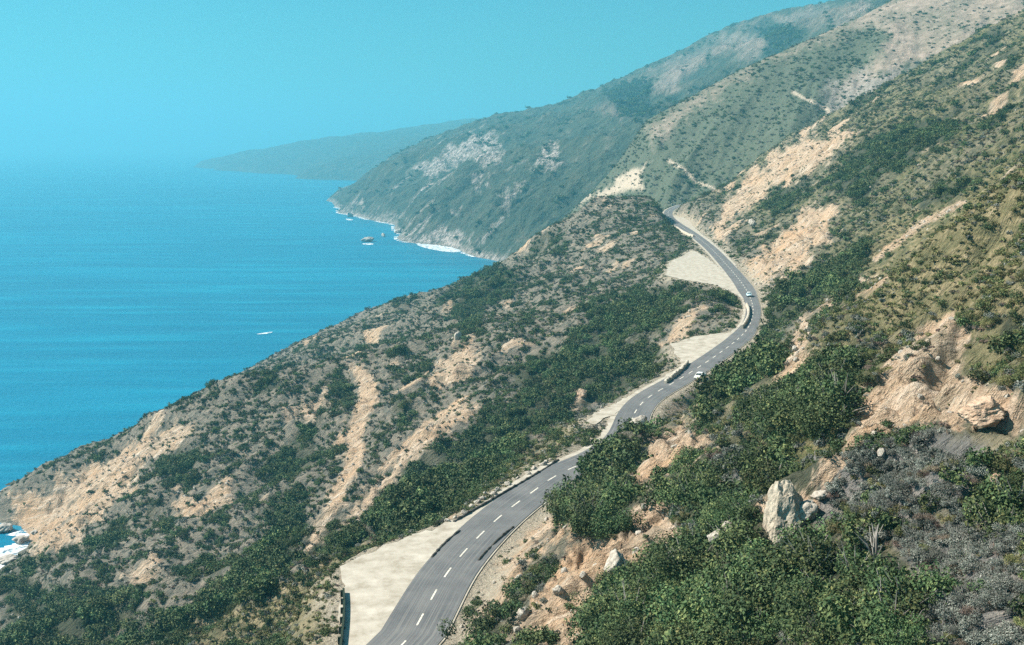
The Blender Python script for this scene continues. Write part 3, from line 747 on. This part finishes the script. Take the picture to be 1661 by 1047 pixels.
# surf
fv = []; ff = []
def foam_patch(poly, z=.22, seed=0):
    P = np.array([at_z(*p, z)[:2] for p in poly]); c = P.mean(0)
    Q = smooth_line([tuple(p) for p in P]+[tuple(P[0])], 4.0 if np.linalg.norm(P[0]-c) < 60 else 9.0)
    b = len(fv); fv.append((c[0], c[1], z))
    for p_ in Q:
        k = 1+.12*float(gnoise(np.array([p_[0]/7.]), np.array([p_[1]/7.]), seed)[0]); fv.append((c[0]+(p_[0]-c[0])*k, c[1]+(p_[1]-c[1])*k, z))
    for i in range(len(Q)-1): ff.append((b, b+1+i, b+2+i))
for i, P in enumerate([[(10,868),(45,856),(78,850),(72,861),(40,872)],[(-20,890),(20,891),(48,898),(40,907),(-20,908)],[(416,542),(430,540),(446,537.5),(440,540),(428,543)],
    [(668,392),(690,391),(720,399),(745,404),(750,410),(720,409),(685,402)],[(586,396),(598,394),(608,396),(598,398)],
    [(562,355),(574,356),(570,358),(560,357)],[(-10,800),(30,795),(20,812),(-10,815)]]): foam_patch(P, .2+.01*i, i)
def surf_band(hf, r0, r1, a0, a1, cell, lo_, zf):
    nr = int(math.log(r1/r0)/cell); nc = int((a1-a0)/cell); rr_ = r0*np.exp(np.linspace(0, math.log(r1/r0), nr)); tt_ = np.linspace(a0, a1, nc)
    x = (rr_[:, None]*np.sin(tt_)).ravel(); y = (rr_[:, None]*np.cos(tt_)).ravel(); z = hf(x, y); f = quads(nr, nc); zz_ = z[f]
    k = (zz_.max(1) > lo_) & (zz_.min(1) < .3) & (gnoise(x[f[:, 0]]/30, y[f[:, 0]]/30, 888) > -.12)
    used_ = np.unique(f[k]); mp_ = {int(u): len(fv)+i for i, u in enumerate(used_)}
    for u in used_: fv.append((x[u], y[u], zf))
    for q in f[k]: ff.append(tuple(mp_[int(u)] for u in q))
surf_band(h_far, 1650, 3000, R(-11), R(0), .0022, -2.0, .33)
surf_band(lambda x, y: h_near(x, y, False), 380, 560, R(-32), R(-22), .003, -1.2, .35)
me = bpy.data.meshes.new('surf'); me.from_pydata(fv, [], ff); me.materials.append(M['foam']); me.validate()
o = link('surf', me, kind='stuff'); o['label'] = 'white surf breaking along the foot of the cliffs'

# ------------------------------------------------------------------ cars
def box(bm, x0, x1, y0, y1, z0, z1, bev=.0):
    r = bmesh.ops.create_cube(bm, size=1); vs = r['verts']
    for v in vs: v.co = ((x0+x1)/2+v.co.x*(x1-x0), (y0+y1)/2+v.co.y*(y1-y0), (z0+z1)/2+v.co.z*(z1-z0))
    if bev: bmesh.ops.bevel(bm, geom=list({e for v in vs for e in v.link_edges}), offset=bev, segments=2, affect='EDGES', profile=.6)
def bm_obj(name, bm, mat, parent, smooth=True, **kw):
    bmesh.ops.recalc_face_normals(bm, faces=bm.faces)
    me = bpy.data.meshes.new(name); bm.to_mesh(me); bm.free(); me.materials.append(mat)
    for p_ in me.polygons: p_.use_smooth = smooth
    return link(name, me, parent)
def loft(bm, secs):
    rings = [[bm.verts.new(p) for p in s] for s in secs]; n = len(rings[0])
    for a, b in zip(rings[:-1], rings[1:]):
        for i in range(n): bm.faces.new((a[i], a[(i+1) % n], b[(i+1) % n], b[i]))
    bm.faces.new(rings[0][::-1]); bm.faces.new(rings[-1])
def car(loc, heading, paint_, roof, lab):
    root = bpy.data.objects.new('car', None); COL.objects.link(root); root.location = loc; root.rotation_euler = (0,0,heading); tag(root, lab, 'car', 'cars on the coast road')
    def sec(y, hw, zb, zt, r=.16): return [(-hw+r*.4,y,zb),(-hw,y,zb+r),(-hw,y,zt-r*1.3),(-hw+r,y,zt),(0,y,zt+.05),(hw-r,y,zt),(hw,y,zt-r*1.3),(hw,y,zb+r),(hw-r*.4,y,zb)]
    bm = bmesh.new(); loft(bm, [sec(y,a,b,c) for y,a,b,c in ((-2.45,.72,.42,.80),(-2.3,.86,.33,.92),(-1.5,.92,.28,.98),(-.6,.93,.26,1.0),(.7,.93,.26,1.0),(1.5,.91,.28,.97),(2.25,.86,.33,.90),(2.42,.72,.42,.78))]); bm_obj('body', bm, paint_, root)
    def cab(y, hw, z): return [(-hw,y,z),(hw,y,z)]
    bm = bmesh.new()                                           # greenhouse: the glass band
    lo = [(-.80,-1.45),(.80,-1.45),(.80,.85),(-.80,.85)]; hi = [(-.64,-1.0),(.64,-1.0),(.64,.30),(-.64,.30)]
    loft(bm, [[(x,y,.98) for x,y in lo], [(x,y,1.42) for x,y in hi]]); bm_obj('window', bm, M['glass'], root, False)
    bm = bmesh.new(); loft(bm, [[(x*1.06,y*1.06+.02,1.40) for x,y in hi], [(x*1.05,y*1.05+.02,1.47) for x,y in hi], [(x*.8,y*.8,1.53) for x,y in hi]]); bm_obj('roof', bm, roof, root)
    for sx in (-1, 1):
        for (y0, y1) in ((-1.45,-1.0),(.85,.30)):
            bm = bmesh.new(); a = Vector((sx*.80,y0,.97)); b = Vector((sx*.64,y1,1.42)); d = Vector((.05,0,0)); e = Vector((0,.06,0))
            loft(bm, [[a-d-e,a+d-e,a+d+e,a-d+e],[b-d-e,b+d-e,b+d+e,b-d+e]]); bm_obj('pillar', bm, paint_, root, False)
    for sx in (-1, 1):
        for y in (-1.42, 1.42):
            bm = bmesh.new(); bmesh.ops.create_cone(bm, cap_ends=True, segments=24, radius1=.33, radius2=.33, depth=.2, matrix=Matrix.Translation((sx*.84,y,.33))@Matrix.Rotation(R(90),4,'Y')); wh = bm_obj('wheel', bm, M['tyre'], root, False)
            bm = bmesh.new(); bmesh.ops.create_cone(bm, cap_ends=True, segments=20, radius1=.19, radius2=.15, depth=.24, matrix=Matrix.Translation((sx*.85,y,.33))@Matrix.Rotation(R(90)*sx,4,'Y')); bm_obj('hubcap', bm, M['chrome'], wh, False)
        bm = bmesh.new(); bmesh.ops.create_uvsphere(bm, u_segments=14, v_segments=8, radius=.11, matrix=Matrix.Translation((sx*.62,2.36,.70))@Matrix.Scale(.6,4,(0,1,0))); bm_obj('headlight', bm, M['lamp'], root)
        bm = bmesh.new(); box(bm, sx*.62-.1, sx*.62+.1, -2.47, -2.38, .60, .74, .02); bm_obj('tail_light', bm, M['tail'], root)
    for y in (2.45, -2.48):
        bm = bmesh.new(); box(bm, -.86, .86, y-.07, y+.07, .40, .54, .04); bm_obj('bumper', bm, M['chrome'], root)
def heading_at(p):
    i = int(np.argmin(np.linalg.norm(ROAD-p[:2], axis=1))); d = ROAD[min(i+1, len(ROAD)-1)]-ROAD[max(i-1, 0)]; return math.atan2(-d[0], d[1])
p = at_z(1136, 614, ZR+.13); car((p[0], p[1], ZR+.13), heading_at(p), M['car_cream'], M['car_white'], 'cream rounded car on the inland lane below the wide gravel turnout')
p = at_z(1215, 481, ZR+.13); car((p[0], p[1], ZR+.13), heading_at(p)+math.pi, M['car_blue'], M['car_white'], 'pale blue car with white roof coming round the tight bend')

# ------------------------------------------------------------------ shrubs
def crown(name, seed, n, leaf, mat, lobes=7, tall=.85, spread=.5, jag=.25):
    r = np.random.default_rng(seed)
    c = r.normal(size=(lobes, 3))*np.array([spread, spread, .22]); c[:, 2] = np.abs(c[:, 2])*.9+.30; c[0] = (0,0,.42)
    rad = r.uniform(.32, .58, lobes)
    k = r.integers(0, lobes, n); d = r.normal(size=(n, 3)); d /= np.linalg.norm(d, axis=1)[:, None]
    rr = rad[k]*(r.uniform(.25, 1, n)**.45)*(1+jag*r.normal(size=n)*.5)
    P = c[k]+d*rr[:, None]*np.array([1,1,.85]); P[:, 2] = np.maximum(P[:, 2], .0)*tall
    nrm = d*.8+r.normal(size=(n, 3))*.7+np.array([0,0,.35]); nrm /= np.linalg.norm(nrm, axis=1)[:, None]
    a = np.cross(nrm, r.normal(size=(n, 3))); a /= np.linalg.norm(a, axis=1)[:, None]; b = np.cross(nrm, a)
    s = leaf*r.uniform(.55, 1.35, n)[:, None]; el = r.uniform(.4, .8, n)[:, None]
    V = np.stack([P-a*s, P-b*s*el+nrm*s*.12, P+a*s, P+b*s*el+nrm*s*.12], 1).reshape(-1, 3)
    V[:, :2] /= 1.0
    return mesh_np(name, V, np.arange(n*4).reshape(n, 4), mat, smooth=False)
def twigs(name, seed, n=9, mat=None):
    r = np.random.default_rng(seed); V = []; f = []
    for i in range(n):
        a = r.uniform(0, 6.28); tip = np.array([math.cos(a)*r.uniform(.3,.98), math.sin(a)*r.uniform(.3,.98), r.uniform(.6,1.15)]); midp = tip*np.array([.45,.45,.55])+r.normal(size=3)*.06; base = np.array([math.cos(a)*.05, math.sin(a)*.05, -.12])
        b0 = len(V)
        for q, w_ in ((base,.035),(midp,.022),(tip,.006)):
            for j in range(4): V.append(q+np.array([math.cos(j*1.571)*w_, math.sin(j*1.571)*w_, 0]))
        for l in range(2):
            for j in range(4): f.append((b0+l*4+j, b0+l*4+(j+1) % 4, b0+l*4+4+(j+1) % 4, b0+l*4+4+j))
    return mesh_np(name, V, f, mat, smooth=False)
KINDS = {'evergreen': dict(tall=1.05, lobes=9), 'sage': dict(tall=.75, lobes=7), 'yellow': dict(tall=.8, lobes=8), 'brown': dict(tall=.7, lobes=6, jag=.45)}
LOW = {k: [crown('scrub_'+k, 100+i, 150, .20, M[k], **a) for i in range(5)] for k, a in KINDS.items()}
MIDM = {k: [crown('shrub_'+k, 200+i, 620, .10, M[k], **a) for i in range(5)] for k, a in KINDS.items()}
HIGH = {k: [crown('foliage', 300+i, (3600,2600,4200,3000)[i], (.042,.052,.036,.047)[i], M[k], **a) for i in range(4)] for k, a in KINDS.items()}
TW = [twigs('branches', 400+i, 10, M['twig']) for i in range(3)]

# scatter over the ground
N = 420000
th = rng.uniform(R(-31), R(31), N); rr = np.sqrt(rng.uniform(26.0**2, 1060.0**2, N))
extra = 70000                                                   # closer ground needs finer cover
th = np.concatenate([th, rng.uniform(R(-31), R(31), extra)]); rr = np.concatenate([rr, np.sqrt(rng.uniform(22.0**2, 230.0**2, extra))])
th = np.concatenate([th, rng.uniform(R(-60), R(110), 26000)]); rr = np.concatenate([rr, np.sqrt(rng.uniform(3.0**2, 95.0**2, 26000))])
X = rr*np.sin(th); Y = rr*np.cos(th)
Z = h_near(X, Y, False); ok = (Z > 2.0)
X, Y, Z = X[ok], Y[ok], Z[ok]
bd = bench(X, Y); Z = h_full(X, Y)
bare, dark, grey, yell, green = near_masks(X, Y, Z)
bare_top = np.where(dark > .5, 0, 0)+near_masks(X, Y, Z+1.9)[0]; dark = np.minimum(dark, near_masks(X, Y, Z+1.5)[1]+.15)
dist = np.sqrt(X*X+Y*Y+(Z-CAMH)**2)
rnd = rng.random(len(X)); rnd2 = rng.random(len(X))
shore = np.clip((Z-6)/22, 0.25, 1)
dens = (.86*(1-dark)+np.where(dist < 220, .40, .58)*dark)*shore; dens = dens*(1-grey)+.9*grey; dens = dens*(1+.4*yell)
dens = dens*(1-np.where(dist < 210, .95, .72)*bare)
pre = np.hypot(X, Y); qx, qy, _ = project(X, Y, Z+.9); dens = dens*(1-.93*np.maximum(pxmask(qx, qy, BARE[:1], 9, 4, 215), pxmask(qx, qy, BARE[6:8], 3, 4, 216)*.5)); dens = dens*(1-np.where(pre < 330, .85, .3)*bare_top*(1-.9*grey))
dens = np.where(bd < 14, dens*.8, dens)*(np.where(dist > 480, .75, 1))
clump = .30+1.15*sstep(-.35, .4, fbm(X/9, Y/9, 500, 3)); dens = dens*np.maximum(clump, .95*grey)
px, py, dep = project(X, Y, Z)
acc = (rnd < dens) & (bd > .35)
for cx, cy, cr in CLEAR: acc &= (X-cx)**2+(Y-cy)**2 > cr*cr
X, Y, Z, bare, dark, grey, yell, dist, bd, px, py = [a[acc] for a in (X, Y, Z, bare, dark, grey, yell, dist, bd, px, py)]
n = len(X); r1 = rng.random(n); r2 = rng.random(n)
right = (px-900)/700
pk = np.stack([.46+2.4*dark-.2*np.clip(right*2, 0, 1), .30*(1-dark)+2.0*grey+.05, .10+1.6*yell+.55*np.clip(right*1.5, 0, 1)*(1-dark), .26*(1-dark)+.3*bare+.2*grey], 1)
pk[:, 1] += .28*dark; pk[:, 2] += .30*dark; pk[:, 3] += .16*dark; pk[:, 0] *= 1-.75*grey; pk[:, 2] *= 1-.8*grey
pk = np.cumsum(pk/pk.sum(1, keepdims=True), 1); kind = (r1[:, None] > pk).sum(1); kind = np.minimum(kind, 3)
rad = np.where(kind == 0, .55+1.0*r2**2+dark*(.15+1.5*r2**1.7), np.where(kind == 1, .38+.65*r2, np.where(kind == 2, .35+.65*r2, .28+.5*r2)))
rad = rad*(1-np.where(dist < 210, .6, .35)*bare)*(1-.35*yell)*np.where(bd < 1.4, .4, np.where(bd < 5, .65, 1))
near = dist < 95; rad = np.where(near, rad*.85, rad)
rad = np.where((px > 880) & (dark < .3) & (dist < 260), np.minimum(rad, 1.0)*.9, rad)
# the tall bushes on the corner that hide a stretch of the road, and those inland of the tight bend
TALL = [(xx, yy, r_) for xx, yy, r_ in [(11.5,168,2.4),(13.5,171,3.0),(15.5,174,3.0),(18.0,177,3.0),(20.5,180,2.8),(16.5,169.5,2.6),(23.5,184,2.8),(9.8,164,1.9),(19.5,173,2.4),(26,189,2.6),(28,195,2.2),
        (80.5,330,2.6),(83.5,338,2.8),(86,348,2.6),(79,322,2.2),(88,358,2.4),(76,316,2.0),(84,328,2.8),(90,366,2.4),(73,310,1.8)]]
tx, ty, tr = (np.array(a) for a in zip(*TALL)); tz = h_full(tx, ty); tpx, tpy, _ = project(tx, ty, tz)
keep = np.ones(len(X), bool)
for a_, b_, c_ in TALL: keep &= (X-a_)**2+(Y-b_)**2 > (c_*.6)**2
X, Y, Z, rad, kind, dist, px, py = [np.concatenate([a[keep], b]) for a, b in ((X, tx), (Y, ty), (Z, tz), (rad, tr), (kind, np.zeros(len(tx), int)), (dist, np.hypot(tx, ty)), (px, tpx), (py, tpy))]
n = len(X)
KN = ['evergreen', 'sage', 'yellow', 'brown']
REG = [  # where in the photograph -> words that point there
 (60,830,'on the pale bluff above the shore inlet'),(200,760,'on the sea bluff at the lower left skyline'),(120,1000,'in the dark lower left corner'),(330,660,'on the skyline of the seaward slope'),
 (450,720,'on the middle of the seaward slope'),(390,920,'in the dark ravine below the seaward slope'),(420,1010,'on the yellowish bank below the near turnout'),(560,980,'beside the low dark guard rail'),
 (590,710,'along the pale landslide streak'),(650,790,'between the landslide streak and the ravine'),(560,540,'below the seaward skyline'),(690,870,'on the grassy lip above the near turnout'),(760,760,'in the ravine beside the near road'),
 (830,690,'on the golden verge above the near road'),(900,600,'in the thicket below the middle road'),(760,500,'in the dark thicket on the seaward spur'),(900,430,'on the spur under the skyline knoll'),
 (1000,370,'on the skyline knoll beside the upper road'),(1020,520,'on the slope below the upper turnout'),(1150,500,'on the knoll inside the tight bend'),(1050,580,'beside the wide gravel turnout'),
 (960,780,'in the thicket hiding the near road'),(850,930,'on the verge inland of the near road'),(830,1000,'on the bare chute beside the near road'),(980,900,'along the bare tan chute'),(1090,740,'on the tan bank above the chute'),
 (1180,640,'on the bank above the cream car'),(1300,650,'in the dark thicket under the big tan scar'),(1280,560,'around the narrow tan scar'),(1240,500,'on the corner inland of the tight bend'),(1270,400,'on the lower tan cliff'),(1270,280,'on the upper tan cliff'),
 (1160,820,'left of the tall pale rock'),(1290,760,'above the tall pale rock'),(1380,830,'right of the tall pale rock'),(1080,980,'in the dark thicket at the bottom edge'),(1230,960,'in the dark thicket below the tall pale rock'),(1390,970,'in the shadowy thicket at the lower right'),
 (1450,760,'in the grey brush above the lower right thicket'),(1570,950,'in the lower right corner'),(1600,820,'beside the small orange rock'),(1500,620,'in the big tan scar'),(1600,680,'around the orange pink rock face'),
 (1450,480,'on the green slope above the big tan scar'),(1600,430,'on the green slope at the right edge'),(1450,270,'in the high dark gully'),(1580,200,'on the high right skyline')]
RP = np.array([(a, b) for a, b, _ in REG], float)
WORDS = {'evergreen': ('dark green leafy shrub', 'evergreen_shrub', 'shrub'), 'sage': ('grey green sage bush', 'sage_bush', 'bush'), 'yellow': ('yellow green bush', 'yellow_bush', 'bush'), 'brown': ('dry brown brush', 'dry_bush', 'brush')}
PLUR = {'evergreen': 'dark green shrubs', 'sage': 'grey sage bushes', 'yellow': 'yellow green bushes', 'brown': 'dry brown bushes'}
app = rad/np.maximum(dist, 1)*F
inframe = (px > -10) & (px < PW+10) & (py > 0) & (py < PH+20)
solo = np.zeros(n, bool)
for k in range(4):
    c = np.nonzero(inframe & (kind == k))[0]; c = c[np.argsort(-app[c])][:1500]
    tt = np.linspace(.35, .985, 60)[None]
    lx = X[c][:, None]*tt; ly = Y[c][:, None]*tt; lz = CAMH+(Z[c]+rad[c]*.8-CAMH)[:, None]*tt
    vis = (h_near(lx.ravel(), ly.ravel(), False).reshape(lx.shape) < lz+.6).all(1)
    solo[c[vis][:300]] = True
for px_, py_, sc, lab in [(1166,1018,2.3,'pale dead forked branches rising out of the dark thicket at the bottom edge'),(1420,905,1.8,'dead grey twigs between the dark thicket and the grey brush'),(1010,700,1.5,'bare grey twigs among the shrubs beside the rounded white boulder')]:
    q = hit(px_, py_); o = link('dead_bush', twigs('dead_bush', int(px_), 14, M['twig'])); o.scale = (sc*1.15, sc*1.15, sc*.85); o.location = (q[0], q[1], q[2]+.1); tag(o, lab, 'dead bush')
for i in np.nonzero(solo)[0]:
    k = KN[kind[i]]; w_, nm, cat = WORDS[k]; a = app[i]
    g = int(np.argmin(((RP-np.array([px[i], py[i]]))**2).sum(1))); place = REG[g][2]
    size = 'large' if rad[i] > 1.5 else ('small' if rad[i] < .7 else '')
    lab = ((size+' ') if size else '')+w_+' '+place; grp = PLUR[k]+' '+place
    sc = rad[i]; rot = (random.uniform(-.12,.12), random.uniform(-.12,.12), random.uniform(0, 6.28)); scl = (sc, sc*random.uniform(.85,1.15), sc*random.uniform(.85,1.25))
    j = random.randrange(4)
    if a > 13:
        o = bpy.data.objects.new(nm, None); COL.objects.link(o); link('foliage', HIGH[k][j], o); link('branches', TW[j % 3], o)
    else:
        o = link(nm, HIGH[k][j] if a > 9 else MIDM[k][j])
    o.location = (X[i], Y[i], Z[i]-.08*sc); o.rotation_euler = rot; o.scale = scl
    tag(o, lab, cat, grp)

# everything smaller: ground cover that nobody could count
def scatter(name, P, S, rot, protos, idx, label):
    me = bpy.data.meshes.new(name); me.vertices.add(len(P)); me.vertices.foreach_set('co', np.asarray(P, np.float32).ravel())
    for an, ty, key, val in (('rot','FLOAT_VECTOR','vector',rot),('scl','FLOAT_VECTOR','vector',S),('idx','INT','value',idx)):
        a = me.attributes.new(an, ty, 'POINT'); a.data.foreach_set(key, np.asarray(val, np.int32 if ty == 'INT' else np.float32).ravel())
    o = link(name, me, kind='stuff'); o['label'] = label
    c = bpy.data.collections.new(name+'_kinds')
    for i, m_ in enumerate(protos): c.objects.link(bpy.data.objects.new('%s_kind_%02d' % (name, i), m_))
    ng = bpy.data.node_groups.new(name+'_cover', 'GeometryNodeTree')
    ng.interface.new_socket('Geometry', in_out='INPUT', socket_type='NodeSocketGeometry'); ng.interface.new_socket('Geometry', in_out='OUTPUT', socket_type='NodeSocketGeometry')
    gi = ng.nodes.new('NodeGroupInput'); go = ng.nodes.new('NodeGroupOutput'); ip = ng.nodes.new('GeometryNodeInstanceOnPoints'); ci = ng.nodes.new('GeometryNodeCollectionInfo'); m2p = ng.nodes.new('GeometryNodeMeshToPoints')
    ci.inputs[0].default_value = c; ci.inputs[1].default_value = True; ci.inputs[2].default_value = True
    def na(nm, ty):
        a = ng.nodes.new('GeometryNodeInputNamedAttribute'); a.data_type = ty; a.inputs[0].default_value = nm; return a.outputs[0]
    e2r = ng.nodes.new('FunctionNodeEulerToRotation'); L_ = ng.links.new
    L_(gi.outputs[0], m2p.inputs[0]); L_(m2p.outputs[0], ip.inputs['Points']); L_(ci.outputs[0], ip.inputs['Instance']); ip.inputs['Pick Instance'].default_value = True
    L_(na('idx','INT'), ip.inputs['Instance Index']); L_(na('rot','FLOAT_VECTOR'), e2r.inputs[0]); L_(e2r.outputs[0], ip.inputs['Rotation']); L_(na('scl','FLOAT_VECTOR'), ip.inputs['Scale']); L_(ip.outputs[0], go.inputs[0])
    md = o.modifiers.new('cover', 'NODES'); md.node_group = ng
    return o
LABS = {'evergreen': 'dark green chaparral covering the slopes', 'sage': 'grey sage scrub covering the slopes', 'yellow': 'yellow green scrub covering the slopes', 'brown': 'dry brown brush covering the slopes'}
for k in range(4):
    s_ = np.nonzero((kind == k) & ~solo)[0]; m_ = len(s_); sc = rad[s_]
    hi = (app[s_] > 6)
    S_ = np.stack([sc, sc*rng.uniform(.85,1.15,m_), sc*rng.uniform(.8,1.25,m_)], 1)
    scatter(KN[k]+'_scrub', np.stack([X[s_], Y[s_], Z[s_]-.1*sc], 1), S_, np.stack([rng.uniform(-.12,.12,m_), rng.uniform(-.12,.12,m_), rng.uniform(0,6.28,m_)], 1), LOW[KN[k]]+MIDM[KN[k]], rng.integers(0, 5, m_)+np.where(hi, 5, 0), LABS[KN[k]])
print('SCATTER', n, 'solo', solo.sum(), [int((kind == k).sum()) for k in range(4)])

# loose stones on the bare soil
nst = 60000
th = rng.uniform(R(-29), R(29), nst); rr = np.sqrt(rng.uniform(24.0**2, 520.0**2, nst)); X2 = rr*np.sin(th); Y2 = rr*np.cos(th); Z2 = h_full(X2, Y2)
b2 = near_masks(X2, Y2, Z2)[0]; k2 = (rng.random(nst) < b2*.5+.02) & (Z2 > 1) & (bench(X2, Y2) > .3); X2, Y2, Z2 = X2[k2], Y2[k2], Z2[k2]; m_ = len(X2)
sz = .08+.34*rng.random(m_)**4*1.6
ST = [rock_mesh('stone', 700+i, M['rock'], 2, 10, .05) for i in range(4)]
scatter('stones', np.stack([X2, Y2, Z2+sz*.2], 1), np.stack([sz, sz*rng.uniform(.7,1.2,m_), sz*rng.uniform(.5,.9,m_)], 1), rng.uniform(0, 6.28, (m_, 3)), ST, rng.integers(0, 4, m_), 'loose pale stones on the bare soil')

# shrubs and woods on the farther hills
def far_scatter(name, hf, attrf, nn, r0, r1, a0, a1, dens_f, rad_f, label, kinds):
    th = rng.uniform(R(a0), R(a1), nn); rr = np.sqrt(rng.uniform(r0**2, r1**2, nn)); x = rr*np.sin(th); y = rr*np.cos(th); z = hf(x, y)
    A = attrf(x, y, z); k = (rng.random(nn) < dens_f(x, y, z, A)) & (z > 4); x, y, z = x[k], y[k], z[k]; m_ = len(x); A = {q: a[k] for q, a in A.items()}
    sc = rad_f(m_, A)
    protos = [q for kk in kinds for q in LOW[kk]]
    scatter(name, np.stack([x, y, z-.1*sc], 1), np.stack([sc, sc, sc*rng.uniform(.7,1.1,m_)], 1), np.stack([x*0, x*0, rng.uniform(0,6.28,m_)], 1), protos, rng.integers(0, len(protos), m_), label); return m_
a = far_scatter('hill_scrub', h_mid, mid_attrs, 120000, 900, 1750, -8, 30, lambda x, y, z, A: (.30*(1-A['dry'])+.02)*(.4+.9*sstep(-.2,.5,fbm(x/40,y/40,600,3))), lambda m_, A: .8+1.6*rng.random(m_)**2, 'dark shrubs dotted over the middle hill', ['evergreen','evergreen','sage'])
b = far_scatter('far_woods', h_far, far_attrs, 90000, 1600, 4200, -12, 32, lambda x, y, z, A: np.maximum(.9*A['forest'], .10*(1-A['dry'])*sstep(.0,.5,fbm(x/120,y/120,610,3))), lambda m_, A: 3+4*rng.random(m_), 'dark woods and brush on the far mountain', ['evergreen'])
print('FAR', a, b)
# the little stand of trees on the headland's crest
for i, (px_, k) in enumerate([(742,5.0),(750,7.0),(757,6.0),(763,9.0),(769,8.0),(776,9.5),(781,6.0)]):
    q = at_y(px_, 190, 7000); x = q[0]; z = float(h_head(np.array([x]), np.array([7000.0]))[0])
    o = bpy.data.objects.new('tree', None); COL.objects.link(o); o.location = (x, 7000, z-1); tag(o, 'dark tree in the small stand on the skyline of the distant headland', 'tree', 'trees on the distant skyline')
    c = link('crown', LOW['evergreen'][i % 5], o); c.scale = (k*1.3, k*1.3, k*2.0); c.location = (0,0,k*.9)
    t_ = link('trunk', twigs('trunk', 900+i, 2, M['twig']), o); t_.scale = (k*4, k*4, k*2)
# ------------------------------------------------------------------ light, sky, air, camera
SUN_EL, SUN_AZ = R(43), R(8)                # from the left, a little ahead
sv = Vector((-math.cos(SUN_EL)*math.cos(SUN_AZ), math.cos(SUN_EL)*math.sin(SUN_AZ), math.sin(SUN_EL)))
L = bpy.data.lights.new('sun', 'SUN'); L.energy = 5.0; L.angle = R(.5); L.color = (1.0,.93,.83)
lo = bpy.data.objects.new('sun', L); COL.objects.link(lo); lo.rotation_euler = sv.to_track_quat('Z', 'Y').to_euler(); lo.location = (-300,100,400)
w = bpy.data.worlds.new('World'); scene.world = w; w.use_nodes = True
nt = w.node_tree; nt.nodes.clear()
sky = nt.nodes.new('ShaderNodeTexSky'); sky.sky_type = 'NISHITA'; sky.sun_disc = False; sky.sun_elevation = SUN_EL; sky.sun_rotation = R(-82)
sky.air_density = 1.0; sky.dust_density = 1.0; sky.ozone_density = 1.0
mul = node(nt, 'ShaderNodeMix', data_type='RGBA', blend_type='MULTIPLY'); mul.inputs[0].default_value = 1; mul.inputs[7].default_value = (.24,.90,1.0,1)
nt.links.new(sky.outputs[0], mul.inputs[6])
bg = nt.nodes.new('ShaderNodeBackground'); bg.inputs[1].default_value = .05; nt.links.new(mul.outputs[2], bg.inputs[0])
wo = nt.nodes.new('ShaderNodeOutputWorld'); nt.links.new(bg.outputs[0], wo.inputs[0])

hz = bpy.data.materials.new('sea_haze'); hz.use_nodes = True; nt = hz.node_tree; nt.nodes.clear()
pv = nt.nodes.new('ShaderNodeVolumePrincipled'); pv.inputs['Color'].default_value = (.18,.60,.76,1); pv.inputs['Density'].default_value = .00019; pv.inputs['Anisotropy'].default_value = .1
ho = nt.nodes.new('ShaderNodeOutputMaterial'); nt.links.new(pv.outputs[0], ho.inputs['Volume'])
S, z0, z1 = 63000, -5, 820
me = bpy.data.meshes.new('haze')
me.from_pydata([(-S,-S,z0),(S,-S,z0),(S,S,z0),(-S,S,z0),(-S,-S,z1),(S,-S,z1),(S,S,z1),(-S,S,z1)], [], [(3,2,1,0),(4,5,6,7),(0,1,5,4),(1,2,6,5),(2,3,7,6),(3,0,4,7)])
me.materials.append(hz); link('haze', me, kind='stuff')

cam = bpy.data.cameras.new('camera'); co = bpy.data.objects.new('camera', cam); COL.objects.link(co); scene.camera = co
co.location = (0,0,CAMH); co.rotation_euler = (R(90)-PITCH,0,0); cam.sensor_width = 36; cam.lens = 36*F/PW; cam.clip_start = 1; cam.clip_end = 200000
scene.view_settings.view_transform = 'Standard'; scene.view_settings.look = 'None'; scene.view_settings.exposure = 1.12; scene.view_settings.gamma = 1
scene.cycles.volume_bounces = 1; scene.cycles.max_bounces = 5; scene.cycles.diffuse_bounces = 2; scene.cycles.glossy_bounces = 2; scene.cycles.transparent_max_bounces = 8
scene.cycles.use_denoising = False
